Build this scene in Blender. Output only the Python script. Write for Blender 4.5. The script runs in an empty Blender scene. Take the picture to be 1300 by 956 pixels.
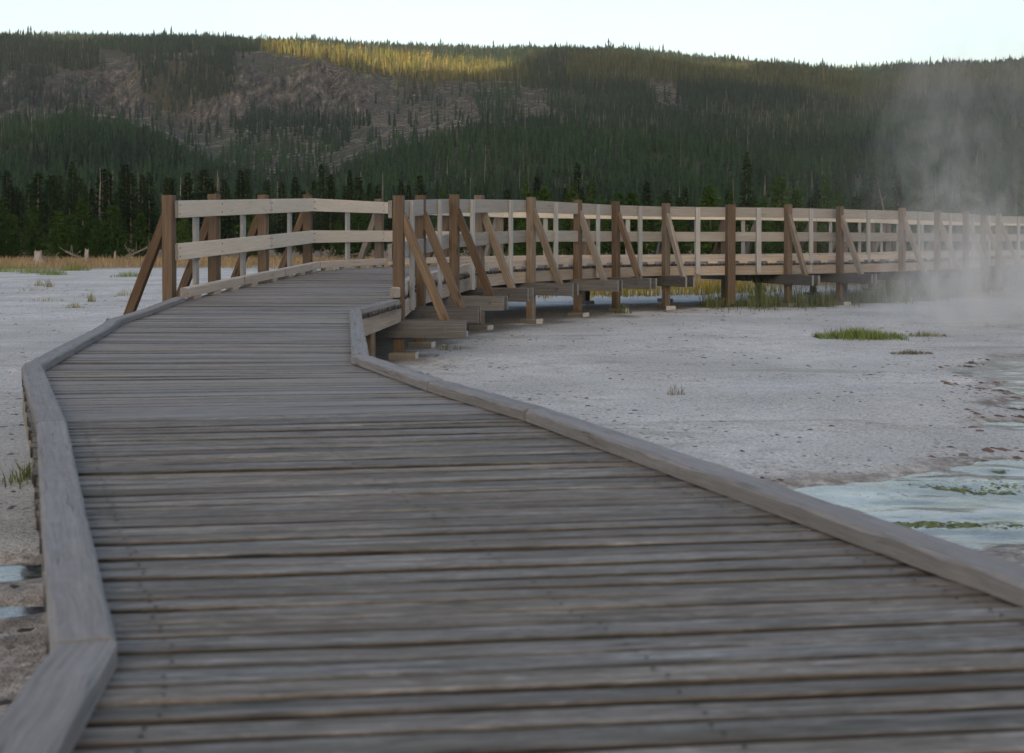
import bpy, math, random
import numpy as np
from mathutils import Vector, Matrix
R = math.radians
random.seed(7)
rng = np.random.default_rng(11)
scene = bpy.context.scene
C = scene.collection
F = 1500.0          # focal length in photo pixels (photo 1300 wide)
HOR = 305.0         # horizon row of the photo
CAM = 1.15          # lens height above the flat

# ------------------------------------------------------------------ helpers
def link(o, parent=None):
    C.objects.link(o)
    if parent is not None:
        o.parent = parent
    return o

def tag(o, label=None, cat=None, group=None, kind=None):
    if label: o['label'] = label
    if cat: o['category'] = cat
    if group: o['group'] = group
    if kind: o['kind'] = kind
    return o

def empty(name, loc=(0, 0, 0)):
    o = bpy.data.objects.new(name, None)
    o.location = loc
    o.empty_display_size = .2
    return link(o)

class MB:
    """collects geometry for ONE mesh"""
    def __init__(s):
        s.v, s.f, s.uv, s.t, s.ends = [], [], [], [], []
    def add(s, verts, faces, uvs=None, tint=None):
        b = len(s.v)
        s.v.extend(verts)
        for i, fa in enumerate(faces):
            s.f.append([b + k for k in fa])
            s.uv.append(uvs[i] if uvs else [(0, 0)] * len(fa))
        s.t.extend([tint or (.5, .5, .5, 1)] * len(verts))
    def beam(s, p0, p1, w, h, up=(0, 0, 1), ch=.005, tint=None, off=None):
        p0, p1, up = Vector(p0), Vector(p1), Vector(up)
        d = (p1 - p0); L = d.length; d.normalize()
        side = d.cross(up).normalized(); up = side.cross(d).normalized()
        a, b, c = w / 2, h / 2, ch
        prof = [(-a, -b + c), (-a, b - c), (-a + c, b), (a - c, b), (a, b - c), (a, -b + c), (a - c, -b), (-a + c, -b)]
        vs = []
        for base in (p0, p1):
            for (x, y) in prof:
                vs.append(tuple(base + side * x + up * y))
        n = 8; fs = []; uv = []
        o1, o2 = off if off else (random.random() * 40, random.random() * 40)
        per = [0]
        for i in range(n):
            x0, y0 = prof[i]; x1, y1 = prof[(i + 1) % n]
            per.append(per[-1] + math.hypot(x1 - x0, y1 - y0))
        for i in range(n):
            j = (i + 1) % n
            fs.append([i, i + n, j + n, j])
            uv.append([(o1, o2 + per[i]), (o1 + L, o2 + per[i]), (o1 + L, o2 + per[i + 1]), (o1, o2 + per[i + 1])])
        fs.append(list(range(n)))
        uv.append([(o1 + x * .15, o2 + y) for x, y in prof])
        fs.append(list(range(2 * n - 1, n - 1, -1)))
        uv.append([(o1 + x * .15, o2 + y) for x, y in reversed(prof)])
        s.add(vs, fs, uv, tint)
        s.ends += [len(s.f) - 2, len(s.f) - 1]
        return s
    def build(s, name, mat, parent=None, smooth=False, end_mat=None):
        me = bpy.data.meshes.new(name)
        me.from_pydata(s.v, [], s.f)
        ul = me.uv_layers.new(name='UVMap')
        flat = [c for fu in s.uv for uv in fu for c in uv]
        ul.data.foreach_set('uv', flat)
        at = me.attributes.new('tint', 'FLOAT_COLOR', 'POINT')
        at.data.foreach_set('color', [c for t in s.t for c in t])
        me.materials.append(mat)
        if end_mat:
            me.materials.append(end_mat)
            for e in s.ends: me.polygons[e].material_index = 1
        me.validate(); me.update()
        o = bpy.data.objects.new(name, me)
        return link(o, parent)

def np_mesh(name, verts, faces, mat, tint=None, attrs=None, smooth=False, parent=None):
    """verts (n,3), faces (m,k) all of one size"""
    me = bpy.data.meshes.new(name)
    verts = np.asarray(verts, np.float32); faces = np.asarray(faces, np.int32)
    m, k = faces.shape
    me.vertices.add(len(verts)); me.vertices.foreach_set('co', verts.ravel())
    me.loops.add(m * k); me.loops.foreach_set('vertex_index', faces.ravel())
    me.polygons.add(m)
    me.polygons.foreach_set('loop_start', np.arange(m, dtype=np.int32) * k)
    try:
        me.polygons.foreach_set('loop_total', np.full(m, k, np.int32))
    except Exception:
        pass
    me.update(calc_edges=True)
    if tint is not None:
        at = me.attributes.new('tint', 'FLOAT_COLOR', 'POINT')
        t = np.ones((len(verts), 4), np.float32); t[:, :3] = tint
        at.data.foreach_set('color', t.ravel())
    for nm, arr in (attrs or {}).items():
        at = me.attributes.new(nm, 'FLOAT', 'POINT')
        at.data.foreach_set('value', np.asarray(arr, np.float32))
    if smooth:
        me.polygons.foreach_set('use_smooth', np.ones(m, bool))
    me.materials.append(mat)
    return link(bpy.data.objects.new(name, me), parent)

# value noise -------------------------------------------------------
def _h(ix, iy, seed):
    n = (ix.astype(np.int64) * 374761393 + iy.astype(np.int64) * 668265263 + seed * 144665) & 0x7fffffff
    n = ((n ^ (n >> 13)) * 1274126177) & 0x7fffffff
    return ((n ^ (n >> 16)) & 0xffff) / 65535.0
def vnoise(x, y, seed=0):
    ix, iy = np.floor(x), np.floor(y)
    fx, fy = x - ix, y - iy
    fx = fx * fx * (3 - 2 * fx); fy = fy * fy * (3 - 2 * fy)
    a = _h(ix, iy, seed); b = _h(ix + 1, iy, seed); c = _h(ix, iy + 1, seed); d = _h(ix + 1, iy + 1, seed)
    return (a * (1 - fx) + b * fx) * (1 - fy) + (c * (1 - fx) + d * fx) * fy
def fbm(x, y, oct=4, seed=0):
    s = 0; a = .5; t = 0
    for i in range(oct):
        s = s + a * vnoise(x, y, seed + i * 17); t += a
        x = x * 2.03 + 11.3; y = y * 2.03 + 5.7; a *= .5
    return s / t

def in_poly(px, py, poly):
    inside = np.zeros(px.shape, bool)
    n = len(poly)
    for i in range(n):
        x0, y0 = poly[i]; x1, y1 = poly[(i + 1) % n]
        if y0 == y1: continue
        c = ((y0 > py) != (y1 > py)) & (px < (x1 - x0) * (py - y0) / (y1 - y0) + x0)
        inside ^= c
    return inside
def sdf_poly(px, py, poly):
    d = np.full(px.shape, 1e9)
    n = len(poly)
    for i in range(n):
        x0, y0 = poly[i]; x1, y1 = poly[(i + 1) % n]
        ex, ey = x1 - x0, y1 - y0
        t = np.clip(((px - x0) * ex + (py - y0) * ey) / (ex * ex + ey * ey + 1e-9), 0, 1)
        d = np.minimum(d, np.hypot(px - x0 - t * ex, py - y0 - t * ey))
    return np.where(in_poly(px, py, poly), -d, d)

# ------------------------------------------------------------------ materials
class NT:
    def __init__(s, name):
        s.m = bpy.data.materials.new(name); s.m.use_nodes = True
        s.t = s.m.node_tree; s.n = s.t.nodes; s.l = s.t.links
        s.bsdf = s.n['Principled BSDF']; s.out = s.n['Material Output']
    def new(s, typ, **kw):
        nd = s.n.new(typ)
        for k, v in kw.items():
            setattr(nd, k, v)
        return nd
    def link(s, a, b): s.l.new(a, b)
    def val(s, sock, v):
        if hasattr(v, 'is_linked') or isinstance(v, bpy.types.NodeSocket): s.l.new(v, sock)
        else: sock.default_value = v
    def math(s, op, a, b=None, c=None, clamp=False):
        nd = s.new('ShaderNodeMath', operation=op, use_clamp=clamp)
        for i, v in enumerate((a, b, c)):
            if v is not None: s.val(nd.inputs[i], v)
        return nd.outputs[0]
    def noise(s, vec, scale, detail=4, rough=.55, dist=0):
        nd = s.new('ShaderNodeTexNoise')
        if vec is not None: s.link(vec, nd.inputs['Vector'])
        nd.inputs['Scale'].default_value = scale; nd.inputs['Detail'].default_value = detail
        nd.inputs['Roughness'].default_value = rough; nd.inputs['Distortion'].default_value = dist
        return nd.outputs['Fac']
    def ramp(s, fac, stops, interp='LINEAR'):
        nd = s.new('ShaderNodeValToRGB'); nd.color_ramp.interpolation = interp
        e = nd.color_ramp.elements
        while len(e) < len(stops): e.new(.5)
        for i, (p, c) in enumerate(stops):
            e[i].position = p
            e[i].color = (c[0], c[1], c[2], 1) if hasattr(c, '__len__') else (c, c, c, 1)
        s.link(fac, nd.inputs[0]); return nd.outputs[0]
    def mix(s, fac, a, b, mode='MIX'):
        nd = s.new('ShaderNodeMix', data_type='RGBA', blend_type=mode)
        s.val(nd.inputs[0], fac)
        for i, v in ((6, a), (7, b)):
            if isinstance(v, tuple): v = (v[0], v[1], v[2], 1)
            s.val(nd.inputs[i], v)
        return nd.outputs[2]
    def mapping(s, vec, scale, loc=None):
        nd = s.new('ShaderNodeMapping'); s.link(vec, nd.inputs['Vector'])
        nd.inputs['Scale'].default_value = scale
        if loc is not None: s.val(nd.inputs['Location'], loc)
        return nd.outputs[0]
    def bump(s, h, strength, dist=.01):
        nd = s.new('ShaderNodeBump'); nd.inputs['Strength'].default_value = strength
        nd.inputs['Distance'].default_value = dist
        s.link(h, nd.inputs['Height']); s.link(nd.outputs[0], s.bsdf.inputs['Normal'])
    def color(s, c): s.val(s.bsdf.inputs['Base Color'], c)
    def rough(s, r): s.bsdf.inputs['Roughness'].default_value = r
    def attr(s, name): 
        nd = s.new('ShaderNodeAttribute', attribute_name=name); return nd

def wood(name, dark, mid, light, stain, stain_amt=.5, rough=.75, knots=.6, use_tint=False, grain=1.0, var=.35, spec=.3, contrast=0.0):
    t = NT(name)
    uv = t.new('ShaderNodeUVMap'); uv.uv_map = 'UVMap'
    oi = t.new('ShaderNodeObjectInfo')
    comb = t.new('ShaderNodeCombineXYZ')
    t.link(t.math('MULTIPLY', oi.outputs['Random'], 37.0), comb.inputs[0]); t.link(t.math('MULTIPLY', oi.outputs['Random'], 91.0), comb.inputs[1])
    add = t.new('ShaderNodeVectorMath', operation='ADD'); t.link(uv.outputs[0], add.inputs[0]); t.link(comb.outputs[0], add.inputs[1])
    v = add.outputs[0]
    warp = t.noise(t.mapping(v, (1.5, 9, 1)), 1, 2)
    g1 = t.noise(t.mapping(v, (1.6 * grain, 75 * grain, 1)), 1, 5, .65, .4)
    g2 = t.noise(t.mapping(v, (5 * grain, 240 * grain, 1)), 1, 3, .6)
    big = t.noise(t.mapping(v, (1.1, 7, 1)), 1, 4, .6)
    if contrast:
        g3 = t.noise(t.mapping(v, (9, 30, 1)), 1, 5, .75, 1.4)
        g1 = t.math('ADD', t.math('MULTIPLY', g1, .55), t.math('MULTIPLY', g3, .45))
    base = t.ramp(g1, [(.25 + .1 * contrast, dark), (.5, mid), (.75 - .12 * contrast, light)])
    fine = t.ramp(g2, [(.3, .72), (.6, 1.0)])
    col = t.mix(.8, base, fine, 'MULTIPLY')
    if contrast:
        ck = t.noise(t.mapping(v, (2.2, 58, 1)), 1, 3, .6, .8)
        col = t.mix(t.math('MULTIPLY', t.ramp(ck, [(.30, 1), (.39, 0)]), .75), col, tuple(x * .3 for x in dark))
    st = t.math('MULTIPLY', t.ramp(big, [(.45, 0), (.7, 1)]), stain_amt)
    col = t.mix(st, col, stain)
    # knots
    vo = t.new('ShaderNodeTexVoronoi'); t.link(t.mapping(v, (2.2, 9, 1)), vo.inputs['Vector']); vo.inputs['Scale'].default_value = 1
    k = t.ramp(vo.outputs['Distance'], [(.06, 1), (.16, 0)])
    col = t.mix(t.math('MULTIPLY', k, knots), col, tuple(x * .35 for x in dark))
    # overall tone per piece
    br = t.math('MULTIPLY_ADD', oi.outputs['Random'], var * 2, 1 - var)
    if use_tint:
        a = t.attr('tint')
        col = t.mix(1.0, col, a.outputs['Color'], 'MULTIPLY')
    else:
        cc = t.new('ShaderNodeCombineColor')
        for i in range(3): t.link(br, cc.inputs[i])
        col = t.mix(1.0, col, cc.outputs[0], 'MULTIPLY')
    t.color(col); t.rough(rough); t.bsdf.inputs['Specular IOR Level'].default_value = spec
    hgt = t.math('ADD', g1, t.math('MULTIPLY', g2, .6))
    t.bump(hgt, .5, .004)
    return t.m

M = {}
M['deck_old'] = wood('weathered_deck_wood', (.040, .034, .029), (.150, .141, .136), (.33, .325, .33), (.070, .057, .044), .75, .7, .7, True, contrast=1.0)
M['deck_new'] = wood('silvered_deck_wood', contrast=.6, dark=(.105, .103, .106), mid=(.185, .183, .192), light=(.265, .264, .278), stain=(.115, .109, .106), stain_amt=.4, rough=.7, knots=.35, use_tint=True)
M['curb_grey'] = wood('grey_curb_wood', (.135, .135, .145), (.212, .210, .225), (.285, .285, .302), (.145, .142, .145), .5, .75, .55, var=.10, contrast=.5)
M['curb_pale'] = wood('pale_curb_wood', (.30, .265, .24), (.42, .38, .35), (.52, .48, .45), (.27, .23, .205), .5, .75, .4, var=.12)
M['rail'] = wood('bleached_rail_wood', (.47, .435, .395), (.55, .51, .465), (.62, .585, .54), (.45, .41, .365), .4, .7, .25, var=.07)
M['rail_grey'] = wood('greyed_rail_wood', (.185, .185, .188), (.255, .252, .25), (.325, .322, .318), (.17, .163, .155), .5, .7, .35, var=.12)
M['post'] = wood('brown_post_wood', (.054, .039, .029), (.112, .084, .064), (.185, .148, .118), (.066, .042, .028), .6, .75, .8, var=.25)
M['post_grey'] = wood('greyed_post_wood', (.09, .075, .062), (.155, .132, .112), (.23, .20, .175), (.09, .068, .052), .5, .75, .6, var=.2)
M['brace_brown'] = wood('brown_brace_wood', (.045, .030, .021), (.095, .066, .046), (.155, .115, .085), (.06, .035, .021), .6, .75, .8, var=.2)
M['brace_grey'] = wood('weathered_brace_wood', (.12, .11, .10), (.20, .187, .172), (.29, .275, .26), (.13, .11, .095), .5, .75, .5, var=.22)
M['batten'] = wood('silver_batten_wood', (.20, .21, .225), (.28, .295, .32), (.36, .375, .40), (.24, .25, .27), .3, .6, .1, var=.15)
M['beam_dark'] = wood('dark_beam_wood', (.050, .052, .058), (.098, .104, .118), (.158, .168, .188), (.062, .058, .054), .5, .8, .3, var=.38)
M['rim'] = wood('rim_board_wood', (.19, .165, .145), (.29, .26, .232), (.38, .345, .315), (.19, .155, .13), .6, .75, .4, var=.15)
M['footing'] = wood('footing_block_wood', (.10, .097, .095), (.17, .165, .16), (.26, .25, .245), (.12, .115, .11), .4, .85, .1, var=.2)

def end_grain(name, a, b):
    t = NT(name); g = t.new('ShaderNodeNewGeometry')
    t.color(t.ramp(t.noise(g.outputs['Position'], 60, 4, .7), [(.3, a), (.7, b)])); t.rough(.85); return t.m
M['end_grey'] = end_grain('grey_end_grain', (.10, .105, .115), (.22, .225, .24)); M['end_pale'] = end_grain('pale_end_grain', (.30, .30, .30), (.50, .49, .48))
t = NT('dull_bolt_metal'); t.color((.11, .11, .115, 1)); t.bsdf.inputs['Metallic'].default_value = .8; t.rough(.5); M['bolt'] = t.m

# ------------------------------------------------------------------ ground
PA = [(40, 19), (14, 18.2), (8, 16.7), (6.4, 16.15), (7.2, 15.6), (9.0, 14.2), (7.4, 13.0), (5.35, 12.1), (4.2, 10.95), (4.0, 10.0),
      (3.95, 9.2), (3.55, 8.5), (4.6, 8.2), (3.1, 7.55), (4.3, 7.2), (4.6, 6.75), (3.5, 6.6), (2.72, 6.3), (2.17, 5.95), (1.75, 5.7), (1.36, 5.45), (1.22, 5.2),
      (1.62, 4.83), (2.2, 4.95), (2.9, 4.75), (4, 4.3), (9, 4.0), (40, 4)]
PB = [(-1.62, 4.32), (-1.75, 4.18), (-2.6, 4.12), (-3.2, 4.25), (-2.6, 4.36)]
PC = [(-1.52, 3.83), (-1.75, 3.74), (-2.4, 3.72), (-2.4, 3.85)]
def axis(lo_f, hi_f, step, lo, hi):
    a = list(np.arange(lo_f, hi_f + 1e-6, step))
    s = step; x = hi_f
    while x < hi:
        s *= 1.10; x += s; a.append(min(x, hi))
    s = step; x = lo_f; b = []
    while x > lo:
        s *= 1.10; x -= s; b.append(max(x, lo))
    return np.array(b[::-1] + a)
gx = axis(-7, 10, .06, -3000, 3000)
gy = axis(2.0, 21, .06, -2600, 3000)
GX, GY = np.meshgrid(gx, gy)
def pool_sdf(x, y):
    wx = (fbm(x * 1.6, y * 1.6, 3, 5) - .5) * .7 + (fbm(x * 7, y * 7, 2, 6) - .5) * .22
    wy = (fbm(x * 1.6 + 40, y * 1.6, 3, 7) - .5) * .55
    d = sdf_poly(x + wx, y + wy, PA)
    for P in (PB, PC):
        d = np.minimum(d, sdf_poly(x + wx * .3, y + wy * .22, P) * 3.2)
    return d
def ground_z(x, y, with_pool=True):
    r = np.hypot(x, y)
    near = np.clip(1 - r / 60, 0, 1)
    z = (fbm(x * .35, y * .35, 3, 1) - .5) * .10 + (fbm(x * 2.5, y * 2.5, 3, 2) - .5) * .035 * near + (fbm(x * 9, y * 9, 2, 3) - .5) * .018 * near
    z = z - .02
    z = z * np.clip(1.2 - r / 200, .2, 1)
    z = np.where(y > 155, z - np.clip((y - 155) * .1, 0, 2), z)
    z = np.where(y < 60, np.maximum(z, -.028), z)
    if with_pool:
        d = pool_sdf(x, y)
        s = np.clip((.45 - d) / .8, 0, 1); s = s * s * (3 - 2 * s)
        z = z * (1 - s * .75) - s * .075
    return z
near_m = (GX > -9) & (GX < 45) & (GY > 0) & (GY < 30)
pd = np.full(GX.shape, 9.0)
pd[near_m] = pool_sdf(GX[near_m], GY[near_m])
GZ = ground_z(GX, GY, False)
s = np.clip((.45 - pd) / .8, 0, 1); s = s * s * (3 - 2 * s)
GZ = GZ * (1 - s * .75) - s * .075
ny, nx = GX.shape
idx = np.arange(nx * ny).reshape(ny, nx)
faces = np.stack([idx[:-1, :-1], idx[:-1, 1:], idx[1:, 1:], idx[1:, :-1]], -1).reshape(-1, 4)
verts = np.stack([GX, GY, GZ], -1).reshape(-1, 3)
WALK_LINE = [(-2.0, 11.2), (-1.95, 13), (-1.6, 14.6), (-1.0, 16.4), (.1, 17.9), (1.0, 19.6), (2.2, 20.7), (3.5, 21.3), (4.7, 21.8), (6, 22.8), (7.6, 24.3), (9.2, 26.6), (11, 29)]
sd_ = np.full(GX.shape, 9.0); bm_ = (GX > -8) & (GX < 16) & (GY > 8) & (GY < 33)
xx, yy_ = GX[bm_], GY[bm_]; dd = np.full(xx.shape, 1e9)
for (x0, y0), (x1, y1) in zip(WALK_LINE[:-1], WALK_LINE[1:]):
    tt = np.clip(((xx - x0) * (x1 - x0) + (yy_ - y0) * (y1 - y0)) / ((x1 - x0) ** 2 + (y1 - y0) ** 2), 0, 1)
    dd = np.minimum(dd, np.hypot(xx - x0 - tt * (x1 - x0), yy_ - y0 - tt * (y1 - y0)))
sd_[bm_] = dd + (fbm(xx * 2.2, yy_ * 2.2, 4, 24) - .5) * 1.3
dark_ground = np.clip((1.45 - sd_) / .5, 0, 1)  # ground tone darkens along the line of the railed boardwalk
# field: dry grass ground starts beyond about 42 m, earlier behind the boardwalk on the right
fieldline = 44 + (fbm(GX * .08, GY * .02, 3, 21) - .5) * 14 - np.clip((GX + 3) * 3.2, 0, 20)
field = np.clip((GY - fieldline) / 7 + (fbm(GX * .5, GY * .25, 3, 22) - .5) * 1.2, 0, 1)
field = np.where(GY < 0, np.clip((-GY - 60) / 30, 0, 1), field)

t = NT('sinter_ground')
geo = t.new('ShaderNodeNewGeometry'); P = geo.outputs['Position']
n_big = t.noise(P, .5, 5, .6); n_mid = t.noise(P, 4, 5, .65); n_fine = t.noise(P, 38, 4, .7); n_x = t.noise(P, 120, 2, .6)
base = t.ramp(n_mid, [(.3, (.44, .452, .475)), (.5, (.565, .58, .61)), (.72, (.65, .66, .685))])
base = t.mix(t.ramp(n_big, [(.42, 0), (.60, .75)]), base, (.40, .41, .43))
base = t.mix(t.ramp(t.noise(t.mapping(P, (.35, 1.1, 1)), 1, 6, .7, 1.0), [(.55, 0), (.64, .45)]), base, (.24, .225, .205))
sp = t.ramp(t.math('ADD', t.math('MULTIPLY', n_fine, .55), t.math('MULTIPLY', n_x, .45)), [(.36, .22), (.45, .72), (.54, 1.04), (.63, 1.38)])
base = t.mix(.75, base, sp, 'MULTIPLY')
# dark flecks of crust and debris in streaky patches
vo = t.new('ShaderNodeTexVoronoi'); vo.inputs['Scale'].default_value = 13
wv = t.new('ShaderNodeVectorMath', operation='ADD'); t.link(P, wv.inputs[0])
nt = t.new('ShaderNodeTexNoise'); nt.inputs['Scale'].default_value = 9; t.link(P, nt.inputs['Vector'])
sc_ = t.new('ShaderNodeVectorMath', operation='SCALE'); sc_.inputs['Scale'].default_value = .25; t.link(nt.outputs['Color'], sc_.inputs[0])
t.link(sc_.outputs[0], wv.inputs[1]); t.link(wv.outputs[0], vo.inputs['Vector'])
fl = t.ramp(vo.outputs['Distance'], [(.14, 1), (.30, 0)])
patch = t.ramp(t.noise(t.mapping(P, (.7, 1.9, 1)), 1, 5, .65), [(.47, 0), (.58, 1)])
base = t.mix(t.math('MULTIPLY', t.math('MULTIPLY', fl, patch), .8), base, (.085, .08, .072))
wet = t.attr('wet').outputs['Fac']
wetn = t.math('MULTIPLY_ADD', t.math('SUBTRACT', n_mid, .5), .5, wet)
shore = t.ramp(wetn, [(.0, 0), (.35, 0), (.62, .75), (.86, .75), (.95, 0)])
dcol = t.ramp(t.noise(P, 11, 4, .7), [(.33, (.06, .055, .052)), (.47, (.16, .125, .105)), (.55, (.27, .26, .265)), (.70, (.58, .55, .54))])
base = t.mix(shore, base, dcol)
bed = t.ramp(wetn, [(.80, 0), (.97, 1)])
algae = t.ramp(t.noise(t.mapping(P, (1.6, 5.0, 1)), 1, 6, .68), [(.44, (.86, .80, .75)), (.53, (.58, .55, .50)), (.57, (.13, .15, .08)), (.64, (.16, .21, .035))])
base = t.mix(bed, base, algae)
base = t.mix(t.math('MULTIPLY', t.attr('dark_ground').outputs['Fac'], .8), base, t.ramp(n_fine, [(.35, (.06, .055, .045)), (.55, (.15, .135, .115)), (.7, (.30, .29, .28))]))
fld = t.attr('field').outputs['Fac']
fc = t.ramp(t.noise(P, .6, 5, .65), [(.3, (.12, .105, .07)), (.5, (.20, .15, .10)), (.7, (.25, .185, .13))])
base = t.mix(fld, base, fc)
t.color(base); t.rough(.85); t.bsdf.inputs['Specular IOR Level'].default_value = .25
t.bump(t.math('ADD', t.math('MULTIPLY', n_fine, .7), t.math('ADD', n_mid, t.math('MULTIPLY', n_x, .3))), .9, .03)
M['ground'] = t.m
wetv = np.clip((np.where(GY > 6.5, .42, .72) - pd) / np.where(GY > 6.5, .52, .86), 0, 1)
mud = np.clip((4.9 - GY) * 1.5, 0, 1) * np.clip((-.9 - GX) * 3, 0, 1) * np.clip((GY + .5) * 3, 0, 1) * (.40 + .75 * (fbm(GX * 2.2, GY * 4.5, 4, 25) - .3))
mud = np.maximum(mud, np.clip(1 - np.hypot((GX - 2.6) / 1.6, (GY - 4.35) / .5), 0, .5) * 1.4)
wetv = np.maximum(wetv, np.where(pd > .2, np.clip(mud, 0, .7), 0))
ground = np_mesh('ground', verts, faces, M['ground'], attrs={'wet': wetv.ravel(), 'field': field.ravel(), 'dark_ground': dark_ground.ravel()}, smooth=True)
tag(ground, kind='structure')


# water sheets
t = NT('spring_water')
geo = t.new('ShaderNodeNewGeometry'); P = geo.outputs['Position']
w1 = t.noise(t.mapping(P, (9, 16, 1)), 1, 3, .55, .6); w2 = t.noise(P, 40, 2, .5)
bp = t.new('ShaderNodeBump'); bp.inputs['Strength'].default_value = .35; bp.inputs['Distance'].default_value = .004
t.link(t.math('ADD', w1, t.math('MULTIPLY', w2, .12)), bp.inputs['Height'])
gl = t.new('ShaderNodeBsdfGlossy'); gl.inputs['Roughness'].default_value = .10; gl.inputs['Color'].default_value = (1, 1, 1, 1)
tr = t.new('ShaderNodeBsdfTransparent'); tr.inputs['Color'].default_value = (.985, .985, .98, 1)
fr = t.new('ShaderNodeFresnel'); fr.inputs['IOR'].default_value = 1.42
t.link(bp.outputs[0], gl.inputs['Normal']); t.link(bp.outputs[0], fr.inputs['Normal'])
mx = t.new('ShaderNodeMixShader'); t.link(fr.outputs[0], mx.inputs[0]); t.link(tr.outputs[0], mx.inputs[1]); t.link(gl.outputs[0], mx.inputs[2])
t.link(mx.outputs[0], t.out.inputs['Surface'])
M['water'] = t.m
def water_sheet(name, x0, x1, y0, y1, z, amp, mat):
    wx = np.concatenate([np.arange(x0, min(x1, 8.5), .045), np.linspace(min(x1, 8.5), x1, 30)[1:]]) if x1 > 8.5 else np.arange(x0, x1, .045)
    wy = np.arange(y0, y1, .045)
    WX, WY = np.meshgrid(wx, wy)
    calm = np.clip((8.2 - WY) / 1.5, .75, 1) * np.clip(1.5 - (WX - 1) / 12, .4, 1)
    bx_ = (fbm(WX * .9, WY * .9, 2, 202) - .5) * 1.6
    WZ = z + amp * calm * ((fbm(WX * 3.2 + bx_, WY * 6.0 + bx_, 3, 201) - .5) * 1.5 + (fbm(WX * 7.5 + bx_, WY * 12, 2, 203) - .5) * .75)
    ny, nx = WX.shape
    ix = np.arange(nx * ny).reshape(ny, nx)
    fc = np.stack([ix[:-1, :-1], ix[:-1, 1:], ix[1:, 1:], ix[1:, :-1]], -1).reshape(-1, 4)
    o = np_mesh(name, np.stack([WX, WY, WZ], -1).reshape(-1, 3), fc, mat, smooth=True); tag(o, kind='structure'); return o
water_sheet('water', .9, 42, 2.0, 20.5, -.047, .0105, M['water'])
water_sheet('puddle_water', -3.8, -1.5, 3.4, 4.9, -.045, .0006, M['water'])

# ------------------------------------------------------------------ boardwalk
PROF = [(-5, -.68), (8.6, -.68), (10.0, -.645), (11.3, -.585), (12, -.553), (13.8, -.48), (15.6, -.408), (16.6, -.395), (60, -.395)]
def deck_z(y):
    return CAM + float(np.interp(y, [p[0] for p in PROF], [p[1] for p in PROF]))
# stations: left and right inner edges of the deck
ST = [((-.20, -1.2), (2.25, -.9)), ((-.626, 1.879), (1.02, 2.05)), ((-1.72, 4.47), (-.094, 4.70)),
      ((-2.396, 6.03), (-.74, 6.14)), ((-2.50, 6.54), (-.898, 6.56)), ((-3.058, 9.25), (-1.265, 9.22)), ((-3.084, 10.13), (-1.39, 10.13)),
      ((-3.11, 11.05), (-1.135, 11.05)), ((-3.09, 11.5), (-1.20, 11.5)), ((-2.905, 12.85), (-1.13, 12.85)), ((-2.72, 14.17), (-.83, 14.17)),
      ((-2.53, 15.6), (-.53, 15.45)), ((-1.84, 17.45), (.13, 16.68)), ((-.95, 19.0), (.87, 18.08)), ((-.10, 20.4), (1.57, 19.06)),
      ((1.45, 21.7), (2.5, 19.93)), ((3.0, 22.4), (3.7, 20.35)), ((4.2, 22.8), (4.75, 20.7)), ((5.0, 23.4), (5.83, 21.42)),
      ((6.4, 24.6), (7.37, 22.72)), ((7.4, 25.8), (8.5, 24.0)), ((8.3, 26.8), (9.5, 25.1)), ((9.1, 28.1), (10.33, 26.3)),
      ((9.9, 29.4), (11.2, 27.6)), ((11.2, 30.7), (12.5, 28.7)), ((13.4, 31.8), (14.4, 29.75)), ((16.5, 32.8), (17, 30.6)), ((21, 33.5), (21.2, 31.2))]
walk = empty('boardwalk', (0, 8, 0))
tag(walk, 'grey weathered plank boardwalk winding from the foreground to the railed ramp', 'boardwalk')
walk_inv = Matrix.Translation((0, -8, 0))
def under(o, parent, inv):
    o.parent = parent; o.matrix_parent_inverse = inv; return o
def partof_walk(mb, name, mat):
    o = mb.build(name, mat, end_mat=M['end_grey'] if name == 'curb_timber' else None); return under(o, walk, walk_inv)

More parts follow.
